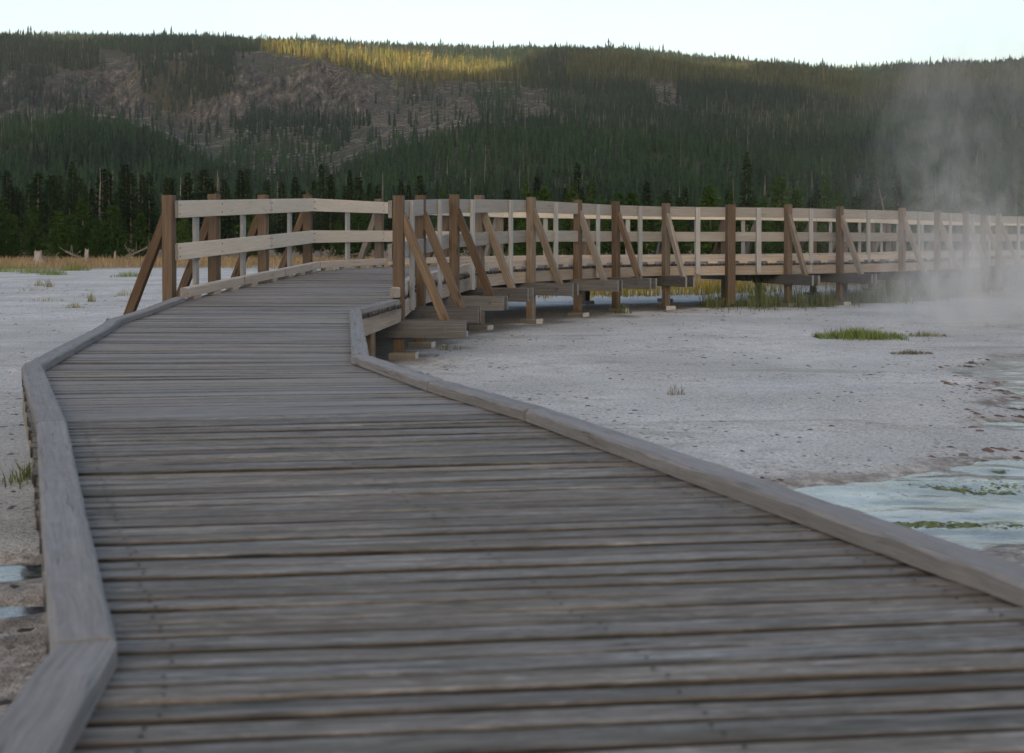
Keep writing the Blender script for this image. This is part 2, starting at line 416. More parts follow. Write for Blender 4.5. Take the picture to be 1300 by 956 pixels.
def planks(stations, pitch, style, joint=None):
    mb = MB()
    rr = random.Random(5)
    for (L0, R0), (L1, R1) in zip(stations[:-1], stations[1:]):
        L0, R0, L1, R1 = map(lambda p: Vector((p[0], p[1], 0)), (L0, R0, L1, R1))
        d = ((L0 + R0) / 2 - (L1 + R1) / 2).length
        n = max(1, round(d / pitch))
        for k in range(n):
            a, b = k / n, (k + 1) / n
            la, lb = L0.lerp(L1, a), L0.lerp(L1, b); ra, rb = R0.lerp(R1, a), R0.lerp(R1, b)
            ex = (rb - la).normalized()
            jl, jr = .10 + rr.uniform(-.006, .006), .10 + rr.uniform(-.006, .006)
            la, lb = la - ex * jl, lb - ex * jl; ra, rb = ra + ex * jr, rb + ex * jr
            dz = rr.gauss(0, .0013)
            seg = 9 if style == 'old' else 6
            if d / n < .02: continue
            gap = .0075 if style == 'old' else .008
            g = rr.uniform(.6, 1.4) * gap / max((lb - la).length, (rb - ra).length, .03)
            g = min(g, .3)
            c = .10
            tl = rr.gauss(0, .0008)
            prof = [(g, -.038), (g, -.0035), (g + c * .4, tl), (1 - g - c * .4, -tl), (1 - g, -.0035), (1 - g, -.038)]
            if style == 'old':
                v = min(1.4, max(.5, rr.gauss(1.0, .15))); warm = rr.gauss(0, .03)
            else:
                v = min(1.35, max(.7, rr.gauss(1.0, .12))); warm = rr.gauss(0, .02)
            tint = (v * (1 + warm), v, v * (1 - warm), 1)
            vs = []
            Lw = (ra - la).length
            ph = [rr.uniform(0, 6.28) for _ in range(3)]
            for i in range(seg + 1):
                s = i / seg
                A = la.lerp(ra, s); B = lb.lerp(rb, s)
                wob = .0022 * math.sin(s * 5 + ph[0]); wz = .0016 * math.sin(s * 4 + ph[1])
                for j, (q, z) in enumerate(prof):
                    p = A.lerp(B, q)
                    dirn = (B - A).normalized()
                    p = p + dirn * (wob + rr.gauss(0, .0006))
                    vs.append((p.x, p.y, deck_z(p.y) + z + dz + wz + (rr.gauss(0, .0006) if abs(z) < .005 else 0)))
            m = len(prof); fs = []; uv = []
            u0, v0 = rr.random() * 60, rr.random() * 60
            pv = [0, .034, .04, .125, .13, .165]
            for i in range(seg):
                for j in range(m - 1):
                    fs.append([i * m + j, (i + 1) * m + j, (i + 1) * m + j + 1, i * m + j + 1])
                    ua, ub = u0 + Lw * i / seg, u0 + Lw * (i + 1) / seg
                    uv.append([(ua, v0 + pv[j]), (ub, v0 + pv[j]), (ub, v0 + pv[j + 1]), (ua, v0 + pv[j + 1])])
            for e in (0, seg):
                f = [e * m + j for j in range(m)]
                fs.append(f if e == 0 else f[::-1]); uv.append([(u0, v0)] * m)
            mb.add(vs, fs, uv, tint)
            dkf = (.08, .26, 1, 1, .26, .08)  # sides and chamfers darkened: shade of the gaps put into the tint
            for i in range(len(vs)):
                f_ = dkf[i % m] * (1 + rr.uniform(-.12, .12)); mb.t[len(mb.t) - len(vs) + i] = (tint[0] * f_, tint[1] * f_, tint[2] * f_, 1)
            if style == 'old':
                for q_ in (.10, .50, .90):
                    for e_ in (.3, .7):
                        pc = la.lerp(ra, q_).lerp(lb.lerp(rb, q_), e_) + Vector((rr.uniform(-.01, .01), rr.uniform(-.004, .004), 0))
                        zc = deck_z(pc.y) + dz + .0032
                        mb.add([(pc.x + .0042 * math.cos(h_ * .7854), pc.y + .0042 * math.sin(h_ * .7854), zc) for h_ in range(8)], [list(range(8))], None, (.22, .2, .19, 1))
    return mb
o = partof_walk(planks(ST[:3], .077, 'old'), 'deck_planking', M['deck_old'])
o['label'] = 'darker rough old deck planks in the foreground'
o = partof_walk(planks(ST[2:12], .080, 'new'), 'deck_planking', M['deck_new'])
o['label'] = 'paler silvered deck planks running up the ramp'
o = partof_walk(planks(ST[11:], .098, 'new'), 'deck_planking', M['deck_new'])
o['label'] = 'silvered deck planks between the two long railings'

def P3(p, dz): return Vector((p[0], p[1], deck_z(p[1]) + dz))
def side_out(stations, side):
    pts = [Vector((s[side][0], s[side][1], 0)) for s in stations]
    other = [Vector((s[1 - side][0], s[1 - side][1], 0)) for s in stations]
    return pts, other
def offset_line(pts, dist, left):
    out = []
    for i, p in enumerate(pts):
        a = pts[max(0, i - 1)]; b = pts[min(len(pts) - 1, i + 1)]
        n1 = None
        ns = []
        for (q0, q1) in ((a, p), (p, b)):
            d = (q1 - q0)
            if d.length > 1e-6:
                d.normalize(); ns.append(Vector((-d.y, d.x, 0)) if left else Vector((d.y, -d.x, 0)))
        n = sum(ns, Vector()) / len(ns)
        n.normalize()
        cosv = max(.5, n.dot(ns[0]))
        out.append(p + n * (dist / cosv))
    return out
def mitred(mb, A, B, z0, z1, zf, left, w, tint=None, ch=.006, worn=False):
    """a timber whose inner edge is A..B, mitred to given offset ends"""
    (a0, b0), (a1, b1) = A, B
    L = (a1 - a0).length
    ns = max(1, min(40, int(L / .07))) if worn else max(1, int(L / .6))
    q = random.Random(int(abs(a0.x * 977 + a0.y * 3571)))
    vs = []; o1, o2 = random.random() * 30, random.random() * 30
    ph = q.uniform(0, 6)
    for k in range(ns + 1):
        i = a0.lerp(a1, k / ns); o = b0.lerp(b1, k / ns)
        jt = .0016 if worn else 0
        c1, c2 = ch * (q.uniform(.6, 1.9) if worn else 1), ch * (q.uniform(.6, 1.9) if worn else 1)
        if worn and (k in (0, ns) or q.random() < .02): c1 *= 1.35; c2 *= 1.25
        u = (o - i).normalized(); e1, e2 = u * c1, u * c2
        bow = .003 * math.sin(k / ns * 3.1 + ph) if worn else 0
        zz = zf(i.y); g = lambda: q.uniform(-jt, jt)
        for (p, z) in ((i, z0), (i + u * g(), z1 - c1), (i + e1, z1 + g() * .7), (o - e2, z1 + g() * .7), (o + u * g(), z1 - c2), (o, z0)):
            vs.append((p.x + u.x * bow, p.y + u.y * bow, zz + z))
    fs, uv = [], []
    per = [0, z1 - z0, z1 - z0 + .01, z1 - z0 + w, z1 - z0 + w + .01, 2 * (z1 - z0) + w, 2 * (z1 - z0) + 2 * w]
    for k in range(ns):
        for j in range(6):
            m = (j + 1) % 6
            fs.append([k * 6 + j, k * 6 + j + 6, k * 6 + m + 6, k * 6 + m])
            u0, u1 = o1 + L * k / ns, o1 + L * (k + 1) / ns
            uv.append([(u0, o2 + per[j]), (u1, o2 + per[j]), (u1, o2 + per[j + 1]), (u0, o2 + per[j + 1])])
    fs.append([5, 4, 3, 2, 1, 0]); uv.append([(o1, o2)] * 6)
    fs.append([ns * 6 + j for j in range(6)]); uv.append([(o1, o2)] * 6)
    mb.add(vs, fs, uv, tint)
    mb.ends += [len(mb.f) - 2, len(mb.f) - 1]

def lerp2(p, q, s): return p + (q - p) * s
def run_timbers(pts, left, w, z0, z1, name, mat, gap=.007):
    outer = offset_line(pts, w, left)
    for i in range(len(pts) - 1):
        a0, a1, b0, b1 = pts[i], pts[i + 1], outer[i], outer[i + 1]
        L = (a1 - a0).length
        n = max(1, round(L / 3.0))
        for k in range(n):
            s0, s1 = k / n, (k + 1) / n
            g = gap / L
            mb = MB()
            # subdivide so the timber follows the ramp
            mitred(mb, (lerp2(a0, a1, s0 + g), lerp2(b0, b1, s0 + g)), (lerp2(a0, a1, s1 - g), lerp2(b0, b1, s1 - g)), z0, z1, deck_z, left, w, worn=(name == 'curb_timber' and a0.y < 12))
            partof_walk(mb, name, mat)
V2 = lambda *p: [Vector((x, y, 0)) for x, y in p]
# low flat curbs of the approach
left_low = V2((-.20, -1.2), (-.626, 1.879), (-1.57, 4.16), (-2.396, 6.03), (-3.058, 9.25), (-3.118, 11.28))
right_low = V2((2.25, -.9), (1.165, 1.6), (.05, 4.42), (-.38, 5.285), (-.89, 6.52), (-1.39, 10.13), (-1.135, 11.02))
run_timbers(left_low, True, .098, .004, .048, 'curb_timber', M['curb_grey'])
run_timbers(right_low, False, .098, .004, .048, 'curb_timber', M['curb_grey'])
# tall curbs along the railings, on spacer blocks
left_high = V2((-3.11, 11.33), (-2.905, 12.85), (-2.72, 14.17), (-2.53, 15.6), (-1.84, 17.45), (-.95, 19.0), (-.10, 20.4), (1.45, 21.7), (3.0, 22.4), (4.2, 22.8), (5.0, 23.4),
               (6.4, 24.6), (7.4, 25.8), (8.3, 26.8), (9.1, 28.1), (9.9, 29.4), (11.2, 30.7), (13.4, 31.8), (16.5, 32.8), (21, 33.5))
right_high = V2((-1.17, 11.3), (-1.13, 12.85), (-.83, 14.17), (-.53, 15.45), (.13, 16.68), (.87, 18.08), (1.57, 19.06), (2.5, 19.93), (3.7, 20.35), (4.75, 20.7), (5.83, 21.42),
                (7.37, 22.72), (8.5, 24.0), (9.5, 25.1), (10.33, 26.3), (11.2, 27.6), (12.5, 28.7), (14.4, 29.75), (17, 30.6), (21.2, 31.2))
run_timbers(left_high, True, .085, .035, .125, 'curb_timber', M['curb_pale'])
run_timbers(right_high, False, .085, .035, .125, 'curb_timber', M['curb_pale'])
for pts, left in ((left_high, True), (right_high, False)):
    outer = offset_line(pts, .085, left)
    for i in range(len(pts) - 1):
        if pts[i].y > (22 if left else 23.5): continue
        L = (pts[i + 1] - pts[i]).length
        n = max(2, round(L / .55))
        for k in range(n):
            s = (k + .5) / n; hw = .09 / L
            mb = MB()
            mitred(mb, (lerp2(pts[i], pts[i + 1], s - hw) + (outer[i] - pts[i]) * .06, lerp2(outer[i], outer[i + 1], s - hw) - (outer[i] - pts[i]) * .06),
                   (lerp2(pts[i], pts[i + 1], s + hw) + (outer[i] - pts[i]) * .06, lerp2(outer[i], outer[i + 1], s + hw) - (outer[i] - pts[i]) * .06), .001, .036, deck_z, left, .08, ch=.002)
            partof_walk(mb, 'curb_spacer', M['curb_pale'])
# rim boards under the plank ends
for pts, left in ((left_low[:-1] + left_high, True), (right_low[:-1] + right_high, False)):
    inner = offset_line(pts, .058, left)
    run_timbers(inner, left, .036, -.20, -.041, 'rim_board', M['rim'])
# joists below and short legs
for q in (.2, .5, .8):
    mb = MB()
    cl = [Vector((a[0] * (1 - q) + b[0] * q, a[1] * (1 - q) + b[1] * q, 0)) for a, b in ST]
    for i in range(len(cl) - 1):
        a, b = cl[i], cl[i + 1]
        if (b - a).length < .05: continue
        mb.beam((a.x, a.y, deck_z(a.y) - .13), (b.x, b.y, deck_z(b.y) - .13), .05, .17)
    partof_walk(mb, 'joist', M['beam_dark'])
def ground_at(x, y):
    return float(ground_z(np.array([x]), np.array([y]), False)[0])
for pts, left, s0 in ((left_low, True, .35), (right_low, False, .8)):
    inner = offset_line(pts, .0, left)
    for i in range(1, len(inner) - 1):
        a, b = inner[i], inner[i + 1]
        L = (b - a).length
        n = max(1, round(L / 1.7))
        for k in range(n):
            p = a.lerp(b, (k + .45) / n)
            d = (b - a).normalized()
            g = ground_at(p.x, p.y)
            mb = MB(); mb.beam((p.x, p.y, g - .05), (p.x, p.y, deck_z(p.y) - .042), .09, .09, up=d)
            partof_walk(mb, 'support_leg', M['post'])

# ------------------------------------------------------------------ railings
def railing(name, label, posts, outward_left, braced, mats, ends=(0.0, 0.0), big=(), board_spans=2, loc=None, battens=True, pad=True, skip=()):
    """posts: list of (x,y); rails on the inner side, battens on the outer face of the rails"""
    p0 = posts[0]
    rt = empty(name, (p0[0], p0[1], 0)); tag(rt, label, 'railing', 'railings of the boardwalk')
    inv = Matrix.Translation((-p0[0], -p0[1], 0))
    def part(mb, nm, mat, parent=rt):
        o = mb.build(nm, mat, end_mat={'rail_board': M['end_grey'], 'footing_block': M['end_pale'], 'cross_beam': M['end_grey']}.get(nm))
        if parent is rt: under(o, rt, inv)
        else: o.parent = parent; o.matrix_parent_inverse = Matrix.Identity(4)
        return o
    V = [Vector((x, y, 0)) for x, y in posts]
    n = len(V)
    outs, dirs = [], []
    for i in range(n):
        a = V[max(0, i - 1)]; b = V[min(n - 1, i + 1)]
        d = (b - a).normalized(); dirs.append(d)
        outs.append(Vector((-d.y, d.x, 0)) if outward_left else Vector((d.y, -d.x, 0)))
    RH = .052 # half post depth
    for i in range(n):
        if i in skip: continue
        p, o_, d = V[i], outs[i], dirs[i]
        g = ground_at(p.x, p.y); dz = deck_z(p.y)
        far = p.y > 24.5
        top = dz + 1.01 + random.uniform(-.012, .012)
        w = .15 if i in big else .105
        lean = Vector((random.uniform(-.008, .008), random.uniform(-.008, .008), 0))
        mb = MB(); mb.beam((p.x, p.y, g + (.06 if pad else -.04)), tuple(p + lean + Vector((0, 0, top))), .105, w, up=tuple(d), ch=.006)
        post = part(mb, 'post', mats['post'][i % len(mats['post'])])
        if pad and i not in big:
            mb = MB(); q = p + o_ * random.uniform(.0, .05)
            mb.beam(tuple(q - o_ * .13 + Vector((0, 0, g + .015))), tuple(q + o_ * .13 + Vector((0, 0, g + .015))), .2, .10, ch=.008)
            part(mb, 'footing_block', M['footing'])
        if i in braced:
            zt = dz - .20          # top of the cross beam
            zz = zt - .085
            reach = .66 + random.uniform(-.03, .08)
            for sgn in (-1, 1):
                q = p + d * sgn * .074
                mb = MB(); r2 = reach + random.uniform(-.02, .02)
                a = q - o_ * .85; b = q + o_ * r2
                mb.beam((a.x, a.y, zz), (b.x, b.y, zz), .04, .17, ch=.004)
                cb = part(mb, 'cross_beam', M['beam_dark'])
                if p.y < 20 and sgn == (-1 if True else 1):
                    for e in (.06, .46):
                        c = q + o_ * e - d * .021
                        bm = MB()
                        bm.beam(tuple(c + Vector((0, 0, zz + .01))), tuple(c - d * .012 + Vector((0, 0, zz + .01))), .032, .032, ch=.009)
                        bo = part(bm, 'bolt', M['bolt'], cb)
                        bo.matrix_parent_inverse = Matrix.Identity(4); bo.parent = cb
            a = p + o_ * .025 + Vector((0, 0, dz + .83)); b = p + o_ * .47 + Vector((0, 0, zt - .05))
            mb = MB(); mb.beam(tuple(a), tuple(b), .07, .088, up=tuple(o_), ch=.005)
            part(mb, 'brace', mats['brace'][i % len(mats['brace'])])
    # rail boards: break the run at every second post, or at a bend
    segs = []; i = 0
    while i < n - 1:
        j = i + 1
        while j < n - 1 and j - i < board_spans and dirs[j].dot((V[i + 1] - V[i]).normalized()) > .985: j += 1
        segs.append((i, j)); i = j
    inoff = RH + .019 + .002
    for (i, j) in segs:
        for (h, hh) in ((.875, .17), (.455, .165)):
            a = V[i] - outs[i] * inoff; b = V[j] - outs[j] * inoff
            dd = (b - a).normalized()
            if i == 0: a = a - dd * ends[0]
            else: a = a + dd * .003
            if j == n - 1: b = b + dd * ends[1]
            else: b = b - dd * .003
            # follow the slope through intermediate posts with a straight board
            mb = MB(); mb.beam((a.x, a.y, deck_z(V[i].y) + h), (b.x, b.y, deck_z(V[j].y) + h), .038, hh, ch=.004)
            rb = part(mb, 'rail_board', mats['rail'])
            if outward_left and V[j].y < 18:
                for m_ in range(i, j + 1):
                    for q_ in (-.045, .04):
                        f_ = min(.985, max(.015, (V[m_] - V[i]).dot(dd) / max(.1, (b - a).length)))
                        c = a.lerp(b, f_) - outs[m_] * .0185; zz_ = deck_z(V[i].y) + (deck_z(V[j].y) - deck_z(V[i].y)) * f_ + h + q_
                        bm = MB(); bm.beam((c.x, c.y, zz_), tuple(Vector((c.x, c.y, zz_)) - outs[m_] * .005), .014, .014, ch=.004)
                        bo = part(bm, 'screw', M['bolt'], rb)
    if battens:
        for i in range(n - 1):
            seg = [s for s in segs if s[0] <= i < s[1]][0]
            a = V[seg[0]] - outs[seg[0]] * inoff; b = V[seg[1]] - outs[seg[1]] * inoff
            mid = (V[i] + V[i + 1]) / 2
            dd = (b - a).normalized()
            s = (mid - a).dot(dd)
            c = a + dd * s
            on = (Vector((-dd.y, dd.x, 0)) if outward_left else Vector((dd.y, -dd.x, 0)))
            c = c + on * (.019 + .021)
            zr = deck_z(a.y) + (deck_z(b.y) - deck_z(a.y)) * s / max(.1, (b - a).length)
            mb = MB(); mb.beam((c.x, c.y, zr - .17), (c.x, c.y, zr + .95), .038, .085, up=tuple(dd), ch=.004)
            part(mb, 'batten', M['batten'])
    return rt

left_posts = [(-3.36, 11.6), (-3.17, 12.6), (-2.93, 13.95), (-2.70, 15.62)]
railing('railing', 'short pale railing with four brown posts along left edge of ramp', left_posts, True, (0, 1, 2, 3), {'post': [M['post']], 'brace': [M['brace_brown']], 'rail': M['rail']}, ends=(.0, .0), board_spans=2)
far_line = offset_line(left_high, .15, True)
far_posts = [(p.x, p.y) for p in far_line[4:]]
far_posts = [(-2.70, 15.62)] + [(-1.97, 17.52)] + far_posts[1:]
railing('railing', 'long pale railing on the far side of the boardwalk, seen through near railing', far_posts, True, tuple(range(1, 17)), {'post': [M['post'], M['post_grey']], 'brace': [M['brace_brown'], M['brace_grey']], 'rail': M['rail']}, board_spans=1, skip=(0,))
near_posts = [(-1.10, 11.5), (-1.0, 12.85), (-.69, 14.17), (-.42, 15.4), (.265, 16.6), (1.0, 18.0), (1.67, 18.95), (2.58, 19.8), (3.73, 20.2), (4.8, 20.55), (5.91, 21.3),
              (7.46, 22.6), (8.6, 23.9), (9.6, 25.0), (10.45, 26.2), (11.33, 27.5), (12.6, 28.6), (14.5, 29.65), (17.05, 30.5)]
railing('railing', 'long braced railing on near side of boardwalk, running right into the steam', near_posts, False, tuple(i for i in range(19) if i != 8),
        {'post': [M['post'], M['post'], M['post'], M['post_grey'], M['post_grey'], M['post'], M['post'], M['post_grey']], 'brace': [M['post'], M['post'], M['brace_brown'], M['post_grey'], M['post_grey'], M['brace_grey'], M['post'], M['brace_grey'], M['post'], M['post_grey'], M['brace_grey'], M['brace_grey'], M['brace_grey'], M['brace_grey'], M['brace_grey'], M['brace_grey'], M['brace_grey'], M['brace_grey'], M['brace_grey']], 'rail': M['rail_grey']},
        ends=(.06, 0), big=(8,), board_spans=2)

# ------------------------------------------------------------------ hills
CX = [-500, -300, 0, 100, 200, 250, 300, 400, 500, 600, 700, 800, 900, 1000, 1100, 1200, 1300, 1600, 1800]
TY = [150, 250, 450, 620, 780, 850, 905, 1000, 1200, 1500, 1800]
TC = [
 [316.5] * 19,
 [287, 287, 285, 280, 285, 290, 297, 297, 290, 285, 285, 285, 287, 287, 287, 287, 287, 287, 287],
 [200, 200, 190, 168, 192, 215, 240, 243, 208, 188, 184, 190, 200, 205, 205, 205, 205, 200, 200],
 [165, 165, 162, 152, 168, 190, 190, 188, 178, 170, 170, 170, 172, 176, 178, 176, 172, 165, 165],
 [140, 140, 137, 132, 140, 152, 150, 140, 150, 146, 146, 145, 147, 152, 156, 152, 147, 145, 145],
 [118, 118, 112, 115, 120, 128, 124, 122, 125, 122, 125, 125, 128, 133, 138, 132, 128, 125, 125],
 [80, 80, 80, 85, 76, 74, 68, 72, 95, 104, 106, 106, 113, 119, 124, 117, 113, 105, 105],
 [65, 65, 64, 66, 64, 64, 64, 66, 80, 90, 85, 83, 95, 104, 110, 101, 97, 90, 90],
 [54, 54, 53, 53, 56, 57, 58, 60, 66, 70, 69, 70, 83, 89, 94, 90, 84, 80, 80],
 [62, 62, 60, 60, 63, 64, 65, 67, 72, 76, 75, 77, 90, 96, 101, 97, 91, 88, 88],
 [78, 78, 78, 78, 80, 80, 80, 80, 85, 90, 90, 90, 103, 109, 114, 110, 104, 100, 100]]
TC = np.array(TC, float)
def curve_y(px, Y):
    rows = np.stack([np.interp(px, CX, TC[i]) for i in range(len(TY))])
    px = np.asarray(px, float); Y = np.asarray(Y, float)
    k = np.clip(np.searchsorted(TY, Y) - 1, 0, len(TY) - 2)
    TYa = np.array(TY, float)
    tt = np.clip((Y - TYa[k]) / (TYa[k + 1] - TYa[k]), 0, 1)
    ar = np.arange(px.size)
    a = rows.reshape(len(TY), -1)[k.ravel(), ar].reshape(px.shape); b = rows.reshape(len(TY), -1)[k.ravel() + 1, ar].reshape(px.shape)
    return a + (b - a) * tt
def hill_z(X, Y):
    px = 650 + F * X / Y
    px = px + (fbm(X * .012, Y * .012, 3, 51) - .5) * 50 * np.clip((Y - 200) / 300, 0, 1)
    y = curve_y(px, Y + (fbm(X * .02, Y * .008, 3, 52) - .5) * 60 * np.clip((Y - 300) / 300, 0, 1))
    z = CAM + (HOR - y) / F * Y
    amp = np.clip((Y - 160) / 500, 0, 1)
    z = z + (fbm(X * .02, Y * .02, 4, 53) - .5) * 9 * amp + (fbm(X * .09, Y * .09, 3, 54) - .5) * 3.2 * amp
    # gullies and buttresses of the cliff
    cl = np.exp(-((Y - 850) / 90) ** 2) * np.clip((560 - px) / 120, 0, 1)
    z = z - cl * 34 * np.abs(fbm(X * .022, Y * .004, 3, 55) - .5) * 2
    z = z - cl * 11 * (fbm(X * .12, Y * .012, 3, 56) - .2)
    return z
aa = np.linspace(-.78, .78, 560)
yy = np.concatenate([np.linspace(148, 300, 30)[:-1], np.linspace(300, 720, 80)[:-1], np.linspace(720, 960, 150)[:-1], np.linspace(960, 1250, 70)[:-1], np.linspace(1250, 1800, 30)])
AA, YY = np.meshgrid(aa, yy)
XX = AA * YY
ZZ = hill_z(XX, YY)
ZZ = np.where(YY < 165, ZZ * np.clip((YY - 148) / 17, 0, 1) - .25 * (1 - np.clip((YY - 148) / 17, 0, 1)), ZZ)
ny, nx = AA.shape
idx = np.arange(nx * ny).reshape(ny, nx)
faces = np.stack([idx[:-1, :-1], idx[:-1, 1:], idx[1:, 1:], idx[1:, :-1]], -1).reshape(-1, 4)
# photo-plane coordinates of a terrain point, used only to say which slope is wooded
def imgy(Z, Y): return HOR - (Z - CAM) / Y * F
def jit(X, Y): return (fbm(X * .03, Y * .03, 3, 61) - .5) * 26, (fbm(X * .03 + 90, Y * .03, 3, 62) - .5) * 20
BARE = [[(-400, 80), (25, 84), (51, 84), (101, 91), (135, 80), (122, 62), (165, 72), (216, 69), (254, 67), (330, 66), (396, 73), (429, 83), (482, 97), (548, 105), (619, 105), (660, 104),
         (665, 170), (600, 172), (569, 176), (523, 192), (447, 210), (430, 235), (330, 238), (279, 224), (244, 208), (223, 186), (178, 168), (142, 158), (101, 153), (56, 163), (-400, 185)],
        [(645, 112), (690, 116), (712, 158), (655, 160)], [(820, 103), (862, 105), (864, 144), (835, 140)], [(855, 140), (927, 143), (925, 152), (870, 150)]]
SPARSE = [([(172, 76), (249, 78), (292, 62), (294, 121), (254, 126), (223, 150), (178, 116)], .95), ([(-300, 93), (51, 84), (79, 104), (114, 106), (107, 135), (51, 139), (-300, 140)], .5),
          ([(320, 137), (434, 139), (472, 162), (429, 192), (396, 233), (320, 246), (270, 220)], .32), ([(500, 105), (560, 108), (575, 140), (510, 138)], .15), ([(600, 112), (665, 110), (660, 160), (612, 158)], .3)]
def woods(X, Y, Z):
    """returns density 0..1 and a class: 0 dark upper forest, 1 green regrowth"""
    px = 650 + F * X / Y; y = imgy(Z, Y)
    jx, jy = jit(X, Y)
    pxj, yj = px + jx * .5, y + jy * .5
    d = np.ones(X.shape)
    for P in BARE: d = np.where(in_poly(pxj, yj, P), .035, d)
    for P, v in SPARSE: d = np.where(in_poly(pxj, yj, P), np.maximum(d * 0, v), d)
    reg = (Y < 640).astype(float)
    return d, reg
D, _ = woods(XX, YY, ZZ)
slope = np.gradient(ZZ, axis=0) / np.maximum(np.gradient(YY, axis=0), .1)
t = NT('hillside_rock')
geo = t.new('ShaderNodeNewGeometry'); P = geo.outputs['Position']
st_v = t.noise(t.mapping(P, (.22, .10, .035)), 1, 5, .75); sp1 = t.noise(P, .35, 5, .75); sp2 = t.noise(P, .05, 4, .6)
streak = t.noise(t.mapping(P, (.8, .25, .25)), 1, 4, .7, 1.5)
talus = t.ramp(sp1, [(.34, (.010, .0115, .0145)), (.5, (.034, .035, .040)), (.64, (.080, .080, .089))])
talus = t.mix(t.ramp(sp2, [(.42, 0), (.60, .85)]), talus, (.030, .040, .024))
rock = t.ramp(st_v, [(.38, (.004, .005, .007)), (.47, (.025, .026, .031)), (.57, (.060, .060, .067)), (.70, (.15, .147, .153))])
rock = t.mix(.8, rock, t.ramp(sp1, [(.3, .5), (.6, 1.15)]), 'MULTIPLY')
col = t.mix(t.attr('cliff').outputs['Fac'], talus, rock)
col = t.mix(t.attr('wood').outputs['Fac'], col, t.ramp(sp1, [(.3, (.02, .022, .014)), (.6, (.05, .05, .035)), (.75, (.10, .095, .085))]))
t.color(col); t.rough(.9); t.bsdf.inputs['Specular IOR Level'].default_value = .1
t.bump(sp1, .6, 2.0)
M['hill'] = t.m
cliff = np.clip((slope - .42) / .4, 0, 1)
woodv = np.clip((D - .5) * 3, 0, 1)
hills = np_mesh('hills', np.stack([XX, YY, ZZ], -1).reshape(-1, 3), faces, M['hill'], attrs={'cliff': cliff.ravel(), 'wood': woodv.ravel()}, smooth=True)
tag(hills, kind='structure')

# added unseen ridge behind the camera, its crest shaped to shade the basin
EL = R(5.0); TE = math.tan(EL); BACK = 1500.0
edge = [(-500, 20), (-60, 22), (0, 40), (25, 58), (110, 60), (150, 42), (320, 44), (342, 68), (430, 82), (540, 96), (612, 101), (660, 86), (700, 56), (725, 50), (760, 65), (850, 84),
        (940, 95), (965, 84), (1000, 82), (1120, 90), (1165, 70), (1230, 60), (1300, 66), (1500, 30), (1800, 20)]
bx, bz = [], []
Yt = np.linspace(160, 1250, 600)
for px, ys in edge:
    X = (px - 650) / F * Yt
    zz = hill_z(X, Yt); iy = imgy(zz, Yt)
    ok = np.where(iy <= ys)[0]
    if len(ok): Y0 = Yt[ok[0]]; z0 = zz[ok[0]]
    else: Y0 = 1150.; z0 = CAM + (HOR - ys) / F * Y0
    bx.append((px - 650) / F * Y0); bz.append(z0 + 5 + TE * (Y0 + BACK))
o_ = np.argsort(bx); bx = np.array(bx)[o_]; bz = np.array(bz)[o_]
mx_ = np.linspace(-900, 900, 361)
top = (np.interp(mx_, bx, bz) + (fbm(mx_ * .05, mx_ * 0, 3, 71) - .5) * 5) * np.clip((900 - np.abs(mx_)) / 240, 0, 1) ** .7
prof = [(-900, 0), (-1120, .35), (-1350, .75), (-1500, 1.0), (-1700, .82), (-2300, -.02)]
mv = []
for (y, k) in prof:
    rough_ = (fbm(mx_ * .02, mx_ * 0 + y, 3, 72) - .5) * 20 * (0 if k in (0, 1.0, -.02) else 1)
    mv.append(np.stack([mx_, np.full_like(mx_, y), top * k + rough_], -1))
mv = np.concatenate(mv); n_ = len(mx_)
idx = np.arange(len(mv)).reshape(len(prof), n_)
mf = np.stack([idx[:-1, :-1], idx[:-1, 1:], idx[1:, 1:], idx[1:, :-1]], -1).reshape(-1, 4)
mt = np_mesh('shadow_ridge', mv, mf, M['hill'], attrs={'cliff': np.zeros(len(mv)), 'wood': np.ones(len(mv))}, smooth=True)
tag(mt, kind='structure')

# ------------------------------------------------------------------ far forest (one mass)
def foliage(name, base, tip, use_tint=True, rnd=.5):
    t = NT(name)
    if use_tint:
        col = t.attr('tint').outputs['Color']
    else:
        oi = t.new('ShaderNodeObjectInfo'); a = t.attr('tint').outputs['Color']
        c0 = t.mix(oi.outputs['Random'], base, tip)
        col = t.mix(1.0, c0, a, 'MULTIPLY')
    t.color(col); t.rough(.75); t.bsdf.inputs['Specular IOR Level'].default_value = .12
    tl = t.new('ShaderNodeBsdfTranslucent'); t.val(tl.inputs['Color'], col)
    mx = t.new('ShaderNodeMixShader'); mx.inputs[0].default_value = .18
    t.link(t.bsdf.outputs[0], mx.inputs[1]); t.link(tl.outputs[0], mx.inputs[2]); t.link(mx.outputs[0], t.out.inputs['Surface'])
    return t.m
M['far_forest'] = foliage('far_forest_foliage', None, None)
M['pine_dark'] = foliage('dark_pine_foliage', (.012, .025, .011), (.023, .041, .017), False)
M['pine_green'] = foliage('green_pine_foliage', (.022, .052, .011), (.048, .092, .019), False)
t = NT('old_dead_wood'); oi = t.new('ShaderNodeNewGeometry'); t.color(t.ramp(t.noise(oi.outputs['Position'], .3, 2, .6), [(.35, (.055, .052, .05)), (.7, (.19, .178, .172))])); t.rough(.9); M['dead_far'] = t.m
t = NT('fallen_log_wood'); oi = t.new('ShaderNodeNewGeometry'); t.color(t.ramp(t.noise(oi.outputs['Position'], .08, 3, .7), [(.4, (.07, .068, .07)), (.68, (.26, .25, .25))])); t.rough(.9); M['log_far'] = t.m
t = NT('pine_bark'); oi = t.new('ShaderNodeObjectInfo'); geo = t.new('ShaderNodeNewGeometry')
